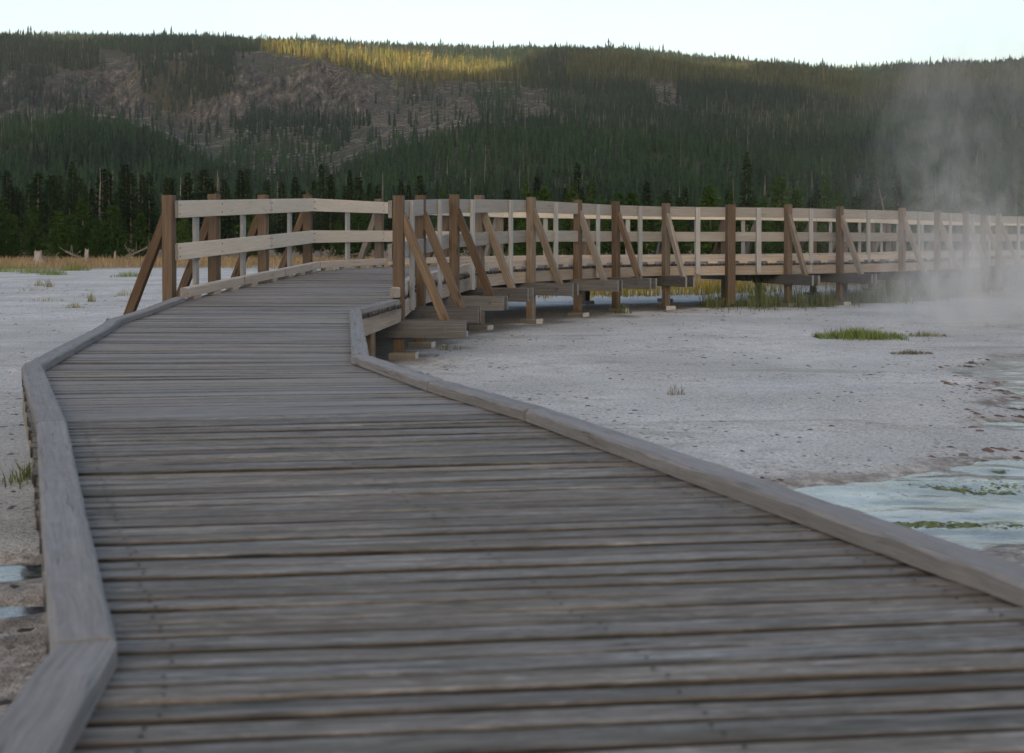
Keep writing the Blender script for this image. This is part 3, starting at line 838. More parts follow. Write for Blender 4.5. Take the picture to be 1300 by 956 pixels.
t.color(t.ramp(t.noise(t.mapping(geo.outputs['Position'], (6, 6, 1.2)), 1, 4, .6), [(.3, (.06, .05, .042)), (.7, (.17, .145, .125))])); t.rough(.9); M['bark'] = t.m
t = NT('dead_grey_wood'); geo = t.new('ShaderNodeNewGeometry')
t.color(t.ramp(t.noise(geo.outputs['Position'], 2, 3, .6), [(.3, (.16, .15, .145)), (.7, (.34, .32, .31))])); t.rough(.85); M['dead'] = t.m

def tree_templates():
    outs = []
    for k in range(5):
        r = np.random.default_rng(k)
        V, Fc = [], []
        tiers = 4
        for i in range(tiers):
            z0 = .08 + .21 * i; z1 = min(1.0, z0 + .40 - .02 * i)
            rad = (1 - .82 * z0 ** 1.1) * r.uniform(.8, 1.1)
            m = 5; b = len(V); ph = r.uniform(0, 6.28)
            for j in range(m):
                an = ph + j * 2 * math.pi / m; rr_ = rad * r.uniform(.65, 1.15)
                V.append((rr_ * math.cos(an), rr_ * math.sin(an), z0 + r.uniform(-.04, .04)))
            V.append((r.uniform(-.1, .1), r.uniform(-.1, .1), z1))
            for j in range(m): Fc.append((b + j, b + (j + 1) % m, b + m))
        outs.append((np.array(V), np.array(Fc)))
    return outs
TT = tree_templates()
def forest_mesh(name, X, Y, Z, H, Wd, tint, mat):
    vs, fs, ts = [], [], []; base = 0
    which = rng.integers(0, len(TT), len(X))
    for k, (V, Fc) in enumerate(TT):
        m = which == k; n = m.sum()
        if n == 0: continue
        an = rng.uniform(0, 6.28, n); c, s = np.cos(an)[:, None], np.sin(an)[:, None]
        vx = (V[None, :, 0] * c - V[None, :, 1] * s) * Wd[m][:, None] + X[m][:, None]
        vy = (V[None, :, 0] * s + V[None, :, 1] * c) * Wd[m][:, None] + Y[m][:, None]
        vz = V[None, :, 2] * H[m][:, None] + Z[m][:, None]
        vs.append(np.stack([vx, vy, vz], -1).reshape(-1, 3))
        fs.append((Fc[None] + (np.arange(n) * len(V))[:, None, None] + base).reshape(-1, 3))
        ts.append(np.repeat(tint[m], len(V), axis=0)); base += n * len(V)
    return np_mesh(name, np.concatenate(vs), np.concatenate(fs), mat, tint=np.concatenate(ts))
def sample_hill(n, y0, y1, p=1.0):
    Y = (rng.uniform(0, 1, n) * (y1 ** (1 + p) - y0 ** (1 + p)) + y0 ** (1 + p)) ** (1 / (1 + p))
    X = rng.uniform(-.52, .52, n) * Y
    return X, Y
X, Y = sample_hill(125000, 150, 1330)
Z = hill_z(X, Y)
d, reg = woods(X, Y, Z)
clump = fbm(X * .05, Y * .05, 3, 81)
keep = rng.uniform(0, 1, len(X)) < d * np.clip(.35 + (clump - .35) * 3.0, .25, 1)
X, Y, Z, reg, clump, d = X[keep], Y[keep], Z[keep], reg[keep], clump[keep], d[keep]
n = len(X)
big = fbm(X * .012, Y * .012, 3, 82)
young = np.clip((reg * 1.0 - .05) + (big - .46) * 3.4, 0, 1)
H = (6.2 + rng.gamma(2.5, 1.0, n)) * (1 - .28 * young) * np.clip((Y - 100) / 250, .8, 1)
W = H * rng.uniform(.10, .16, n)
dk = np.array([.0095, .0205, .0135]); gr = np.array([.0160, .0365, .0155]); sun_yl = np.array([.090, .092, .024])
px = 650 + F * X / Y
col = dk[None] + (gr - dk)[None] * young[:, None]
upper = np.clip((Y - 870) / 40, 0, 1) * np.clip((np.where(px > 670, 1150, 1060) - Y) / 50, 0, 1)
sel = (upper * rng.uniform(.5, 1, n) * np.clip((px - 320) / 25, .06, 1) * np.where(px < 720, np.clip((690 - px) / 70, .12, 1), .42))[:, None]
col = col + (sun_yl[None] - col) * sel  # low sunlight painted as yellow into the crowns of the ridge strip
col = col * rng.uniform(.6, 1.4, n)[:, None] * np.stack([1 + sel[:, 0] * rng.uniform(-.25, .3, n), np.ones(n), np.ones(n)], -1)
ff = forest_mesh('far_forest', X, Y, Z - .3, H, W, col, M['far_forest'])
tag(ff, 'distant mass of conifers covering the hillside', 'forest', kind='stuff')
# dead grey trunks standing and lying on the burnt slopes
def poles(name, A, B, r0, mat):
    n = len(A)
    dv = B - A; L = np.linalg.norm(dv, axis=1, keepdims=True); dv = dv / L
    ref = np.where(np.abs(dv[:, 2:3]) > .9, np.array([[1., 0, 0]]), np.array([[0, 0, 1.]]))
    s = np.cross(dv, ref); s /= np.linalg.norm(s, axis=1, keepdims=True); u = np.cross(s, dv)
    vs = []
    for (base, k) in ((A, 1.0), (B, .45)):
        for j in range(3):
            an = j * 2 * math.pi / 3
            vs.append(base + (s * math.cos(an) + u * math.sin(an)) * r0[:, None] * k)
    V = np.stack(vs, 1)
    fc = np.array([[0, 1, 4, 3], [1, 2, 5, 4], [2, 0, 3, 5]])
    Fc = (fc[None] + (np.arange(n) * 6)[:, None, None]).reshape(-1, 4)
    return np_mesh(name, V.reshape(-1, 3), Fc, mat)
X, Y = sample_hill(15000, 170, 1300)
Z = hill_z(X, Y); d, _ = woods(X, Y, Z)
kz = fbm(X * .02, Y * .02, 3, 91)
keep = (rng.uniform(0, 1, len(X)) < np.where(d > .5, .62, .22) * np.clip((kz - .38) * 4, .08, 1) * np.where(Y < 500, .22, 1)) & ((650 + F * X / Y > 560) | (Y > 870) | (rng.uniform(0, 1, len(X)) < .35))
X, Y, Z = X[keep], Y[keep], Z[keep]; n = len(X)
A = np.stack([X, Y, Z - .2], -1); hh = rng.uniform(6, 13, n)
B = A + np.stack([rng.normal(0, .35, n), rng.normal(0, .35, n), hh], -1)
o = poles('dead_trunks', A, B, rng.uniform(.07, .19, n), M['dead_far']); tag(o, 'bare grey dead trunks standing among the hillside forest', 'dead trees', kind='stuff')
X, Y = sample_hill(34000, 420, 980)
Z = hill_z(X, Y); d, _ = woods(X, Y, Z)
keep = (d < .4) & (rng.uniform(0, 1, len(X)) < .8 * np.clip((fbm(X * .02, Y * .02, 3, 93) - .38) * 4, .08, 1))
X, Y, Z = X[keep], Y[keep], Z[keep]; n = len(X)
an = rng.normal(.3, .8, n) + rng.choice([0, math.pi / 2], n, p=[.7, .3]); L = rng.uniform(3, 10, n)
X2 = X + np.cos(an) * L; Y2 = Y + np.sin(an) * L
A = np.stack([X, Y, Z + .25], -1); B = np.stack([X2, Y2, hill_z(X2, Y2) + .35], -1)
o = poles('fallen_logs', A, B, rng.uniform(.05, .17, n), M['log_far']); tag(o, 'pale fallen logs strewn over the bare slope', 'fallen logs', kind='stuff')

# ------------------------------------------------------------------ tree belt at the field edge
def make_conifer(h, r, seed, bottom=.08, dense=1.0, power=.75):
    q = np.random.default_rng(seed)
    V, Fc, T = [], [], []
    z = bottom * h
    while z < h * .985:
        k = z / h
        env = r * max(.05, (1 - k)) ** power * (0.75 + .25 * min(1, (k - bottom) / .12)) 
        nb = max(3, int(round((5 + 4 * (1 - k)) * dense)))
        ph = q.uniform(0, 6.28)
        for b in range(nb):
            an = ph + b * 6.283 / nb + q.uniform(-.4, .4)
            L = env * q.uniform(.55, 1.2)
            rise = q.uniform(-.05, .35)
            m = max(2, int(L / .20))
            for c in range(m):
                s = (c + q.uniform(.2, 1.0)) / m
                cx, cy = math.cos(an) * L * s, math.sin(an) * L * s
                cz = z + L * s * rise - .10 * (s * L) ** 2 + q.normal(0, .05)
                for _ in range(3):
                    sz = q.uniform(.10, .22) * (1.15 - .4 * s) * (h / 7) ** .3
                    d1 = np.array([math.cos(an), math.sin(an), rise + .2]) + q.normal(0, .65, 3); d1 /= np.linalg.norm(d1)
                    d2 = np.cross(d1, q.normal(0, 1, 3)); d2 /= np.linalg.norm(d2) + 1e-6
                    p = np.array([cx, cy, cz]) + q.normal(0, .05, 3)
                    i0 = len(V)
                    V += [tuple(p - d2 * sz * .42), tuple(p + d2 * sz * .42), tuple(p + d1 * sz * 1.5)]
                    Fc.append((i0, i0 + 1, i0 + 2))
                    tv = q.uniform(.65, 1.25)
                    T += [(tv, tv, tv)] * 3
        z += q.uniform(.14, .24) * (h / 7) ** .5
    crown = np_mesh('crown', np.array(V), np.array(Fc), M['pine_dark'], tint=np.array(T))
    tm = MB(); m = 6; rad = .012 * h + .03
    prev = []
    vs, fs, uv = [], [], []
    for i, k in enumerate((0, .3, .6, .97)):
        for j in range(m):
            a = j * 6.283 / m; rr_ = rad * (1 - k * .9)
            vs.append((rr_ * math.cos(a) + .02 * h * .1 * math.sin(k * 5 + seed), rr_ * math.sin(a), k * h - (.1 if k == 0 else 0)))
    for i in range(3):
        for j in range(m):
            fs.append([i * m + j, i * m + (j + 1) % m, (i + 1) * m + (j + 1) % m, (i + 1) * m + j])
    tm.add(vs, fs)
    trunk = tm.build('trunk', M['bark'])
    crown_me, trunk_me = crown.data, trunk.data
    bpy.data.objects.remove(crown); bpy.data.objects.remove(trunk)
    return crown_me, trunk_me, h
def recolour(me, mat):
    me = me.copy(); me.materials.clear(); me.materials.append(mat); return me
PR_DARK = [make_conifer(8, 1.35, 100 + i, bottom=[.06, .12, .28, .10][i], dense=1.0, power=[.7, .62, .6, .75][i]) for i in range(4)]
PR_YOUNG = []
for i in range(4):
    c, tr_, h = make_conifer(3.6, 1.05, 200 + i, bottom=.02, dense=1.15, power=[.5, .6, .55, .65][i])
    PR_YOUNG.append((recolour(c, M['pine_green']), tr_, h))
PR_MID = [(recolour(c, M['pine_green']), tr_, h) for c, tr_, h in PR_DARK[:2]]
def plant_tree(proto, x, y, h, wide, label, group, name='pine_tree', rz=None):
    cm, tm, hp = proto
    g = ground_at(x, y)
    e = empty(name, (x, y, g)); tag(e, label, 'tree', group)
    k = h / hp
    e.scale = (k * wide, k * wide, k); e.rotation_euler.z = random.uniform(0, 6.28) if rz is None else rz
    link(bpy.data.objects.new('trunk', tm), e); link(bpy.data.objects.new('crown', cm), e)
    return e
def region(px):
    if px < 195: return 'left of the ramp railing'
    if px < 500: return 'behind the left ramp railing'
    if px < 860: return 'behind the middle of the long railing'
    if px < 1120: return 'behind the right half of the long railing'
    return 'behind the rising steam'
def at_px(px, Y): return ((px - 650) / F * Y, Y)
tr_ = random.Random(3)
# singled-out trees
special = [(92, 96, 204, 0, 1.0, 'tall dark pine with a pale bare lower trunk, left of the ramp railing', 2), (160, 98, 206, 0, 1.05, 'tall broad dark pine just left of the first railing post', 1),
           (408, 92, 208, 0, .8, 'narrow dark pine above the corner post of the ramp railing', 0), (444, 94, 217, 0, .85, 'dark pine just right of the narrow pine above the ramp railing', 3),
           (312, 96, 222, 0, .95, 'dark rounded pine above the third post of ramp railing', 1), (733, 95, 206, 0, .9, 'tall dark pine above the middle of the long railing', 0),
           (948, 100, 192, 0, .85, 'tallest thin dark pine right of the middle of the railing', 2), (62, 92, 228, 0, 1.0, 'shorter dark pine left of the bare-trunked tall pine', 3),
           (85, 73, 272, 1, 1.25, 'bushy bright green young pine at the left field edge', 0), (142, 75, 262, 1, 1.2, 'broad green young pine just left of the first post', 2),
           (8, 72, 290, 1, 1.2, 'low bright green young pine at the far left edge', 1), (690, 78, 238, 1, 1.0, 'bright green young pine above the middle of the long railing', 3),
           (990, 78, 226, 1, 1.1, 'bright green pine above the right half of the railing', 1)]
for px, Y, ytop, kind, wide, lab, pi in special:
    x, y = at_px(px, Y); h = CAM + (HOR - ytop) / F * Y
    plant_tree((PR_DARK, PR_YOUNG)[kind][pi], x, y, h, wide, lab, 'pines of the tree belt')
for row, (Ya, Yb, step, ha, hb) in enumerate([(70, 77, 25, 2.3, 3.9), (82, 92, 24, 4.4, 6.8), (97, 112, 26, 5.5, 8.2), (118, 140, 29, 6.0, 9.0)]):
    px = -130 + row * 9
    while px < 1420:
        Y = tr_.uniform(Ya, Yb); x, y = at_px(px + tr_.uniform(-7, 7), Y)
        h = tr_.uniform(ha, hb)
        rg = region(px)
        if row == 0:
            if 200 < px < 560 and tr_.random() < .55: px += step; continue
            plant_tree(tr_.choice(PR_YOUNG), x, y, h * (1.1 if px > 600 else 1), tr_.uniform(.95, 1.3), 'young bushy green pine in front row ' + rg, 'young green pines ' + rg)
        elif row == 1 and px > 560 and tr_.random() < .6:
            plant_tree(tr_.choice(PR_MID), x, y, h * .9, tr_.uniform(.9, 1.2), 'mid-height green pine ' + rg, 'mid-height green pines ' + rg)
        else:
            hs = (.85 if (row == 3 and px > 200) else 1.0) * (.82 if px > 480 else 1)
            plant_tree(tr_.choice(PR_DARK), x, y, h * hs, tr_.uniform(1.0, 1.4), 'dark pine ' + rg, 'dark pines ' + rg)
        px += step * tr_.uniform(.75, 1.25)
# standing dead snags in the belt
def snag(px, Y, ytop, lab, lean=0.0):
    x, y = at_px(px, Y); h = CAM + (HOR - ytop) / F * Y; g = ground_at(x, y)
    mb = MB(); q = random.Random(px)
    n = 6
    pts = [Vector((x + lean * h * i / n + q.uniform(-.03, .03), y, g - .1 + h * i / n)) for i in range(n + 1)]
    for i in range(n):
        mb.beam(pts[i], pts[i + 1], .17 * (1 - .13 * i), .17 * (1 - .13 * i), up=(0, 1, 0), ch=.03)
    for i in range(7):
        b = pts[2 + i % 4]; a = q.uniform(0, 6.28)
        mb.beam(b, b + Vector((math.cos(a) * .5, math.sin(a) * .5, q.uniform(-.1, .35))), .03, .03, up=(0, 0.2, 1), ch=.004)
    o = mb.build('dead_snag', M['dead_far']); tag(o, lab, 'dead tree', 'standing dead snags')
snag(127, 90, 212, 'thin grey dead snag standing among pines left of first post')
snag(486, 92, 218, 'straight grey dead snag above the start of the near railing')
snag(1136, 80, 238, 'grey dead snag leaning left above railing beside the steam', -.22)
snag(1290, 84, 232, 'straight grey dead snag at far right edge beyond the steam')
snag(352, 88, 228, 'short grey dead snag behind left ramp railing')

# ------------------------------------------------------------------ grass, plants, debris
def grass_mat(name, use=True):
    t = NT(name); c = t.attr('tint').outputs['Color']
    t.color(c); t.rough(.7); t.bsdf.inputs['Specular IOR Level'].default_value = .2
    return t.m
M['grass'] = grass_mat('grass_blades')
def blades(name, X, Y, Z, H, Wd, col, parent=None, lean=.35):
    n = len(X); an = rng.uniform(0, 6.28, n)
    wx, wy = np.cos(an) * Wd / 2, np.sin(an) * Wd / 2
    la = rng.uniform(0, 6.28, n); lm = rng.uniform(0, lean, n) * H
    lx, ly = np.cos(la) * lm, np.sin(la) * lm
    v = [np.stack([X - wx, Y - wy, Z - .01], -1), np.stack([X + wx, Y + wy, Z - .01], -1),
         np.stack([X + wx * .7 + lx * .3, Y + wy * .7 + ly * .3, Z + H * .55], -1), np.stack([X - wx * .7 + lx * .3, Y - wy * .7 + ly * .3, Z + H * .55], -1),
         np.stack([X + lx, Y + ly, Z + H], -1)]
    V = np.stack(v, 1).reshape(-1, 3)
    b = (np.arange(n) * 5)[:, None]
    Fc = np.concatenate([b + np.array([[0, 1, 2]]), b + np.array([[0, 2, 3]]), b + np.array([[3, 2, 4]])])
    return np_mesh(name, V, Fc, M['grass'], tint=np.repeat(col, 5, axis=0), parent=parent)
def gcol(n, a, b, var=.35):
    s = rng.uniform(0, 1, n)[:, None]
    return (np.array(a)[None] * (1 - s) + np.array(b)[None] * s) * rng.uniform(1 - var, 1 + var, n)[:, None]
# dry field grass
n = 60000
Y = rng.uniform(30, 72, n); X = rng.uniform(-.56, .56, n) * Y
fl = 44 + (fbm(X * .08, Y * .02, 3, 21) - .5) * 14 - np.clip((X + 3) * 3.2, 0, 20)
fd = np.clip((Y - fl) / 7 + (fbm(X * .5, Y * .25, 3, 22) - .5) * 1.2, 0, 1)
k = rng.uniform(0, 1, n) < fd * (.4 + fbm(X * .3, Y * .3, 2, 23))
X, Y = X[k], Y[k]; n = len(X)
c = gcol(n, (.25, .185, .125), (.21, .175, .10)); gsel = (fbm(X * .15, Y * .1, 3, 24) > .52) & (X > -4)
c[gsel] = gcol(gsel.sum(), (.12, .14, .04), (.24, .21, .07))
o = blades('dry_grass', X, Y, ground_z(X, Y, False), rng.uniform(.08, .34, n), rng.uniform(.02, .05, n), c)
tag(o, 'tan dry grass along the foot of the trees', 'grass', kind='stuff')
# tall green grass under the right part of the walk
n = 5600
s_ = rng.uniform(0, 1, n); X = 3.3 + s_ * 6.2
Y = np.interp(X, [3, 4.8, 5.9, 7.5, 8.6, 9.6], [20.25, 20.4, 21.1, 22.4, 23.7, 24.8]) + rng.normal(-.05, .38, n)
k = rng.uniform(0, 1, n) < np.clip((fbm(X * 2.4, Y * 2.4, 2, 31) - .36) * 4.5, .03, 1)
X, Y = X[k], Y[k]; n = len(X)
o = blades('tall_grass', X, Y, ground_z(X, Y, False), rng.gamma(4, .075, n).clip(.06, .62), rng.uniform(.005, .011, n), gcol(n, (.035, .075, .018), (.15, .15, .07)), lean=.55)
tag(o, 'tall green and straw grass growing under the right part of boardwalk', 'grass', kind='stuff')
# yellow grass strip behind the bend
n = 5000
X = rng.uniform(-1.5, 6, n); Y = np.interp(X, [-1.5, 1, 6], [21, 23.6, 26]) + rng.uniform(0, 4, n)
k = rng.uniform(0, 1, n) < np.clip((fbm(X * 1.2, Y * 1.2, 2, 33) - .35) * 4, 0, 1)
X, Y = X[k], Y[k]; n = len(X)
o = blades('yellow_grass', X, Y, ground_z(X, Y, False), rng.uniform(.05, .28, n), rng.uniform(.015, .03, n), gcol(n, (.34, .24, .05), (.18, .19, .05)))
tag(o, 'yellow grass patches on the flat behind the boardwalk', 'grass', kind='stuff')
def clump(name, label, cat, px, py, wid, dep, hgt, cnt, ca, cb, group=None, lean=.7):
    cnt = int(cnt * 1.7)
    Yc = F * CAM / (py - HOR); Xc = (px - 650) / F * Yc
    e = empty(name, (Xc, Yc, 0)); tag(e, label, cat, group)
    X = rng.normal(0, wid / 2.6, cnt).clip(-wid / 1.7, wid / 1.7); Y = rng.normal(0, dep / 2.6, cnt)
    Z = ground_z(X + Xc, Y + Yc, False) 
    H = rng.uniform(.35, 1, cnt) * hgt * (1 - .5 * np.abs(X) / (wid / 1.6)).clip(.2, 1)
    o = blades('foliage', X, Y, Z, H, rng.uniform(.003, .008, cnt) * (1 + hgt), gcol(cnt, ca, cb), parent=e, lean=lean)
clump('grass_clump', 'bright green grass clump alone on the pale flat near the pool', 'grass clump', 1090, 427, .82, .35, .17, 900, (.07, .13, .03), (.16, .2, .06))
clump('grass_clump', 'faint flat sprig clump right of the bright green clump', 'grass clump', 1172, 424, .45, .25, .08, 180, (.10, .12, .06), (.2, .2, .12))
clump('low_plant', 'small dark withered plant on flat below the green clump', 'plant', 1157, 446, .34, .1, .06, 160, (.06, .055, .035), (.16, .15, .09))
clump('low_plant', 'tiny dark sprig standing alone in middle of the right flat', 'plant', 858, 497, .10, .06, .14, 16, (.10, .09, .07), (.2, .19, .15))
clump('low_plant', 'thin grass sprig on the ground beside the first cross beam', 'plant', 570, 443, .22, .1, .12, 30, (.10, .12, .05), (.18, .17, .09))
clump('low_plant', 'green sprig at the foot of the fifth-bay footing block', 'plant', 791, 397, .22, .15, .22, 60, (.07, .12, .04), (.17, .18, .09))
for px, py, w, h, lab in [(8, 345, 1.6, .45, 'round yellow-green shrub at left frame edge of field'), (55, 347, 1.2, .35, 'leafy green shrub right of the grey stump'), (67, 349, .7, .2, 'small green shrub between stump shrub and white stub'),
                          (94, 343, 1.0, .4, 'green shrub in dry grass below the white stub'), (165, 352, .9, .25, 'low green shrub just left of the outermost brace'), (28, 341, 1.2, .2, 'dark green low shrub near the left stump')]:
    clump('shrub', lab, 'shrub', px, py, w, w * .5, h, 260, (.07, .12, .02), (.17, .22, .05), 'low shrubs on the left flat', .9)
for px, py, w, h, lab in [(40, 368, .5, .1, 'dark mat of dead twigs lying on pale flat'), (50, 362, .2, .28, 'tall yellow weed standing on the left flat'), (62, 363, .2, .3, 'second yellow weed beside the tallest weed'), (163, 376, .4, .26, 'dry grey twiggy weed beside the outermost brace'),
                          (95, 390, .25, .16, 'small yellow weed low on the left flat'), (62, 382, .5, .14, 'sparse grey weed in the middle of left flat'), (116, 383, .12, .3, 'single thin stalk left of the braces')]:
    clump('weed', lab, 'weed', px, py, w, w * .5, h, 40, (.12, .11, .07), (.28, .27, .09), 'weeds on the left flat', .9)
clump('grass_tuft', 'green grass tuft against the outer left side of near boardwalk', 'grass tuft', 40, 600, .14, .25, .12, 70, (.06, .10, .03), (.15, .17, .07))

# stones and crust chips
def chips(name, label, X, Y, S, col, zfix=None):
    n = len(X)
    T_ = np.array([(1, 0, 0), (.3, .95, 0), (-.8, .6, 0), (-.8, -.6, 0), (.3, -.95, 0), (.1, .1, .32)])
    Fq = np.array([(0, 1, 5), (1, 2, 5), (2, 3, 5), (3, 4, 5), (4, 0, 5)])
    an = rng.uniform(0, 6.28, n); c, s = np.cos(an)[:, None], np.sin(an)[:, None]
    st_ = rng.uniform(.6, 1.8, (n, 1))
    jx = T_[None] * rng.uniform(.6, 1.3, (n, 6, 1))
    vx = (jx[..., 0] * st_ * c - jx[..., 1] * s) * S[:, None] + X[:, None]; vy = (jx[..., 0] * st_ * s + jx[..., 1] * c) * S[:, None] + Y[:, None]
    Z = ground_z(X, Y, True) if zfix is None else np.full(n, zfix)
    vz = jx[..., 2] * S[:, None] + Z[:, None] - .002
    V = np.stack([vx, vy, vz], -1).reshape(-1, 3)
    Fc = (Fq[None] + (np.arange(n) * 6)[:, None, None]).reshape(-1, 3)
    o = np_mesh(name, V, Fc, M['grass'], tint=np.repeat(col, 6, axis=0)); tag(o, label, 'stones', kind='stuff')
n = 36000
Y = rng.uniform(2.2, 34, n) ** 1.0; X = rng.uniform(-.5, .5, n) * Y * 1.05
pt = fbm(X * .9, Y * 1.5, 3, 41)
sd = pool_sdf(X, Y)
k = (rng.uniform(0, 1, n) < np.clip((pt - .45) * 6, .06, 1)) & (sd > .05) & ((Y > 4.6) | (rng.uniform(0, 1, n) < .25))
X, Y = X[k], Y[k]; n = len(X)
lt = rng.uniform(0, 1, n) < .3
c = gcol(n, (.06, .055, .05), (.16, .15, .14)); c[lt] = gcol(lt.sum(), (.34, .34, .35), (.5, .5, .5), .15)
chips('gravel', 'scattered dark and pale crust chips on the flat', X, Y, rng.gamma(1.6, .0058, n).clip(.003, .026) * (1 + Y * .015), c)
# shoreline debris
n = 9000
X = rng.uniform(.9, 7, n); Y = rng.uniform(4, 13, n); sd = pool_sdf(X, Y)
k = (np.abs(sd - .12) < .28) & (fbm(X * 2.2, Y * 3.5, 2, 43) > .46)
X, Y = X[k], Y[k]; n = len(X)
chips('shore_debris', 'rusty and dark flakes along the water edge', X, Y, rng.gamma(2.0, .009, n).clip(.006, .05), gcol(n, (.05, .04, .035), (.17, .09, .065)))

n = 22000
X = rng.uniform(1.3, 4.6, n); Y = rng.uniform(4.9, 6.2, n); pa = fbm(X * 1.7, Y * 4.5, 3, 47); sd = pool_sdf(X, Y)
k = (sd < -.05) & (pa > .575)
X, Y = X[k], Y[k]; n = len(X)
T_z = gcol(n, (.05, .075, .014), (.13, .165, .035)); dkk = rng.uniform(0, 1, n) < .3; T_z[dkk] = gcol(dkk.sum(), (.05, .05, .035), (.10, .09, .06))
chips('algae_mat', 'green algae and dark crust breaking the shallow runoff', X, Y, rng.gamma(2.0, .0045, n).clip(.003, .02), T_z, -.0465)
# stump, stub and driftwood at the far edge of the field
def at_ground(px, py):
    Y = F * CAM / (py - HOR); return (px - 650) / F * Y, Y
def stump(px, py, h, r, lab, name='tree_stump', mat='dead', roots=True):
    x, y = at_ground(px, py); g = ground_at(x, y)
    q = random.Random(px); mb = MB(); m = 9
    vs, fs = [], []
    lv = [(0, 1.5), (.25, 1.05), (.6, .9), (1, .75)]
    for k_, (z, f) in enumerate(lv):
        for j in range(m):
            a = j * 6.283 / m; rr_ = r * f * q.uniform(.75, 1.2)
            vs.append((x + rr_ * math.cos(a), y + rr_ * math.sin(a), g - .03 + h * z * (q.uniform(.75, 1.1) if z == 1 else 1)))
    for k_ in range(3):
        for j in range(m): fs.append([k_ * m + j, k_ * m + (j + 1) % m, (k_ + 1) * m + (j + 1) % m, (k_ + 1) * m + j])
    fs.append([3 * m + j for j in range(m)])
    mb.add(vs, fs)
    if roots:
        for j in range(5):
            a = j * 1.25 + q.uniform(0, .5)
            mb.beam((x, y, g + h * .3), (x + math.cos(a) * r * 3, y + math.sin(a) * r * 3, g + .02), r * .35, r * .35, ch=.01)
    o = mb.build(name, M[mat]); tag(o, lab, 'stump')
stump(48, 336, .75, .20, 'grey splayed stump at the field edge, far left')
stump(110, 333, .75, .11, 'pale upright broken stub in front of green pine', roots=False)
stump(146, 331, .6, .07, 'thin grey stub between white stub and first post', roots=False)
def drift(px, py, L, ang, lab, up=.5):
    x, y = at_ground(px, py); g = ground_at(x, y); mb = MB(); q = random.Random(px)
    d = Vector((math.cos(ang), math.sin(ang) * .5, 0))
    a = Vector((x, y, g + .06)) - d * L / 2; b = Vector((x, y, g + .06)) + d * L / 2 + Vector((0, 0, up))
    mb.beam(a, b, .10, .10, ch=.02)
    for i in range(5):
        p = a.lerp(b, q.uniform(.2, .95)); mb.beam(p, p + Vector((q.uniform(-.6, .6), q.uniform(-.3, .3), q.uniform(.2, .7))), .035, .035, up=(0, 1, .1), ch=.01)
    o = mb.build('driftwood_log', M['dead_far']); tag(o, lab, 'log', 'driftwood on the field edge')
drift(95, 331, 1.4, 2.6, 'grey broken log leaning beside the pale stub', .5)
drift(170, 331, 1.6, .4, 'branched grey log lying behind the outermost brace', .7)
drift(428, 331, 2.8, .2, 'grey log seen through the ramp railing corner', .4)
drift(62, 334, 1.6, .1, 'small white log right of splayed stump', .05)

# ------------------------------------------------------------------ steam
def steam_material():
    t = NT('steam_volume')
    t.n.remove(t.bsdf)
    tc = t.new('ShaderNodeNewGeometry'); sep = t.new('ShaderNodeSeparateXYZ'); t.link(tc.outputs['Position'], sep.inputs[0])
    x, y, z = sep.outputs
    def gauss(u, c, w):
        q = t.math('DIVIDE', t.math('SUBTRACT', u, c), w)
        return t.math('POWER', 2.718, t.math('MULTIPLY', t.math('MULTIPLY', q, q), -1.0))
    n1 = t.noise(t.mapping(tc.outputs['Position'], (1.7, .8, .85)), 1, 5, .66, 1.3)
    n2 = t.noise(t.mapping(tc.outputs['Position'], (4.2, 1.8, 2.0)), 1, 4, .62, .8)
    wig = t.math('MULTIPLY', t.math('SUBTRACT', t.noise(t.mapping(tc.outputs['Position'], (.35, .35, .55)), 1, 2, .5), .5), 1.5)
    xs = t.math('ADD', x, wig)
    yg = gauss(y, 16.6, 2.0)
    # rising plume
    wz = t.math('MULTIPLY_ADD', z, .10, .40)
    plume = t.math('MULTIPLY', gauss(xs, t.math('MULTIPLY_ADD', z, .03, 6.2), wz), yg)
    fade = t.math('SUBTRACT', 1.0, t.math('DIVIDE', z, 4.4), clamp=True)
    plume = t.math('MULTIPLY', plume, t.math('POWER', fade, .8))
    haze_ = t.math('MULTIPLY', t.math('MULTIPLY', gauss(xs, 6.8, 1.9), yg), t.math('MULTIPLY', fade, .17))
    # low bank over the pool on the right
    sx = t.math('DIVIDE', t.math('SUBTRACT', xs, 4.8), 3.4, clamp=True)
    low = t.math('MULTIPLY', t.math('MULTIPLY', sx, yg), gauss(z, .2, t.math('MULTIPLY_ADD', sx, .75, .40)))
    tot = t.math('ADD', t.math('ADD', t.math('MULTIPLY', plume, .72), haze_), t.math('MULTIPLY', low, 2.1))
    tex = t.math('MULTIPLY', t.ramp(n1, [(.42, .03), (.62, 1.0)]), t.ramp(n2, [(.35, .3), (.65, 1.0)]))
    # the ramp clamps at 1, lift it
    den = t.math('MULTIPLY', t.math('MULTIPLY', tot, tex), DENS)
    pv = t.new('ShaderNodeVolumePrincipled'); pv.inputs['Color'].default_value = (.92, .93, .95, 1)
    pv.inputs['Anisotropy'].default_value = .1
    t.link(den, pv.inputs['Density']); t.link(pv.outputs[0], t.out.inputs['Volume'])
    return t.m
DENS = 1.0
def box(name, x0, x1, y0, y1, z0, z1, mat):
    mb = MB()
    vs = [(x0, y0, z0), (x1, y0, z0), (x1, y1, z0), (x0, y1, z0), (x0, y0, z1), (x1, y0, z1), (x1, y1, z1), (x0, y1, z1)]
    mb.add(vs, [[0, 3, 2, 1], [4, 5, 6, 7], [0, 1, 5, 4], [1, 2, 6, 5], [2, 3, 7, 6], [3, 0, 4, 7]])
    o = mb.build(name, mat); return o
M['steam'] = steam_material()
st = box('steam', 2.8, 15, 13.2, 20.0, -.04, 4.6, M['steam']); tag(st, 'white steam drifting up from the hot pool at right', 'steam', kind='stuff')

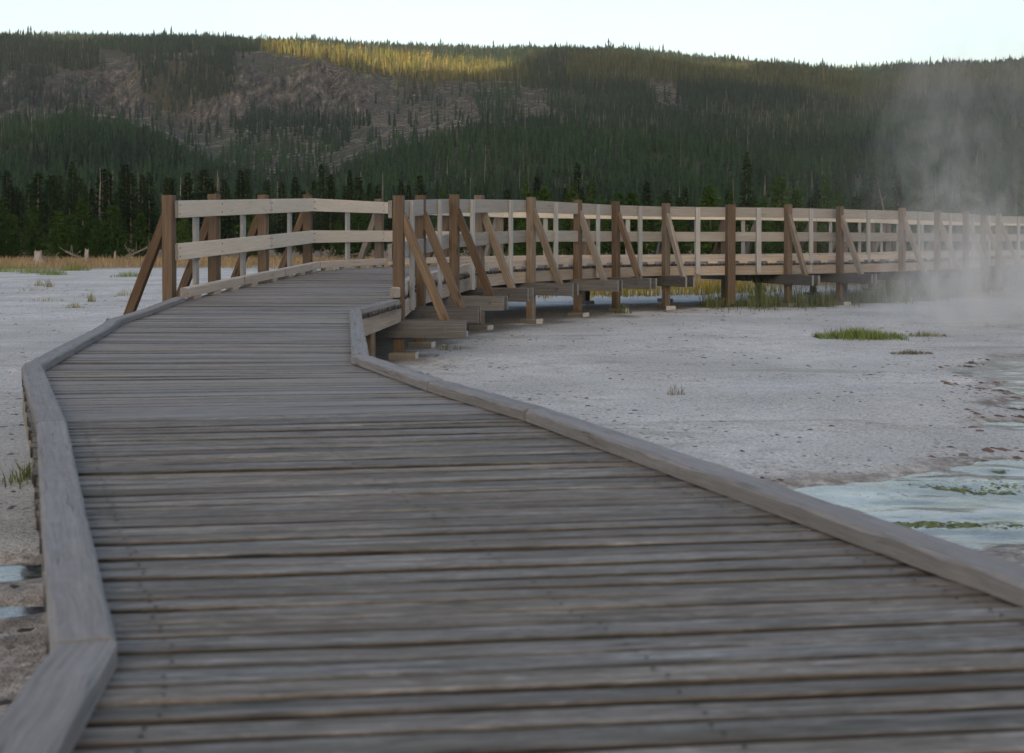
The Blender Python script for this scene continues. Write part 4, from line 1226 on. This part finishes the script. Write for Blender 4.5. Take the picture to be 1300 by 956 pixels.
# haze: even pale air
t = NT('haze_air'); t.n.remove(t.bsdf)
pv = t.new('ShaderNodeVolumePrincipled'); pv.inputs['Color'].default_value = (.70, .83, 1.0, 1); pv.inputs['Density'].default_value = .00008
t.link(pv.outputs[0], t.out.inputs['Volume']); M['haze'] = t.m
hz = box('haze', -3100, 3100, -2700, 3100, -6, 480, M['haze']); tag(hz, 'thin evening haze over the valley', 'haze', kind='stuff')

# ------------------------------------------------------------------ light, sky, camera
w = bpy.data.worlds.new('World'); scene.world = w; w.use_nodes = True
nt = w.node_tree; bg = nt.nodes['Background']
sky = nt.nodes.new('ShaderNodeTexSky'); sky.sky_type = 'NISHITA'; sky.sun_disc = False
sky.sun_elevation = EL; sky.sun_rotation = R(180)
sky.altitude = 720; sky.air_density = .74; sky.dust_density = 10.0; sky.ozone_density = 0.30
nt.links.new(sky.outputs[0], bg.inputs[0]); bg.inputs[1].default_value = .15
sl = bpy.data.lights.new('sun', 'SUN'); sl.energy = 5.0; sl.angle = R(.4); sl.color = (1, .72, .42)
so = bpy.data.objects.new('sun', sl); link(so)
so.rotation_euler = Vector((0, math.cos(EL), -math.sin(EL))).to_track_quat('-Z', 'Y').to_euler()
cam = bpy.data.cameras.new('camera'); co = bpy.data.objects.new('camera', cam); link(co)
co.location = (0, 0, CAM); co.rotation_euler = (R(90), 0, 0)
cam.sensor_width = 36; cam.lens = 36 * F / 1300
cam.shift_y = -(478 - HOR) / 1300
cam.clip_start = .05; cam.clip_end = 9000
cam.dof.use_dof = True; cam.dof.focus_distance = 12.5; cam.dof.aperture_fstop = 4.8
scene.camera = co
scene.view_settings.view_transform = 'Standard'; scene.view_settings.look = 'None'
scene.view_settings.gamma = 1.0; scene.view_settings.use_curve_mapping = False
scene.view_settings.exposure = 2.08
try:
    scene.cycles.use_denoising = True
    scene.cycles.volume_step_rate = 1.0; scene.cycles.volume_max_steps = 64
    scene.cycles.max_bounces = 6; scene.cycles.transparent_max_bounces = 8; scene.cycles.volume_bounces = 1
except Exception: pass
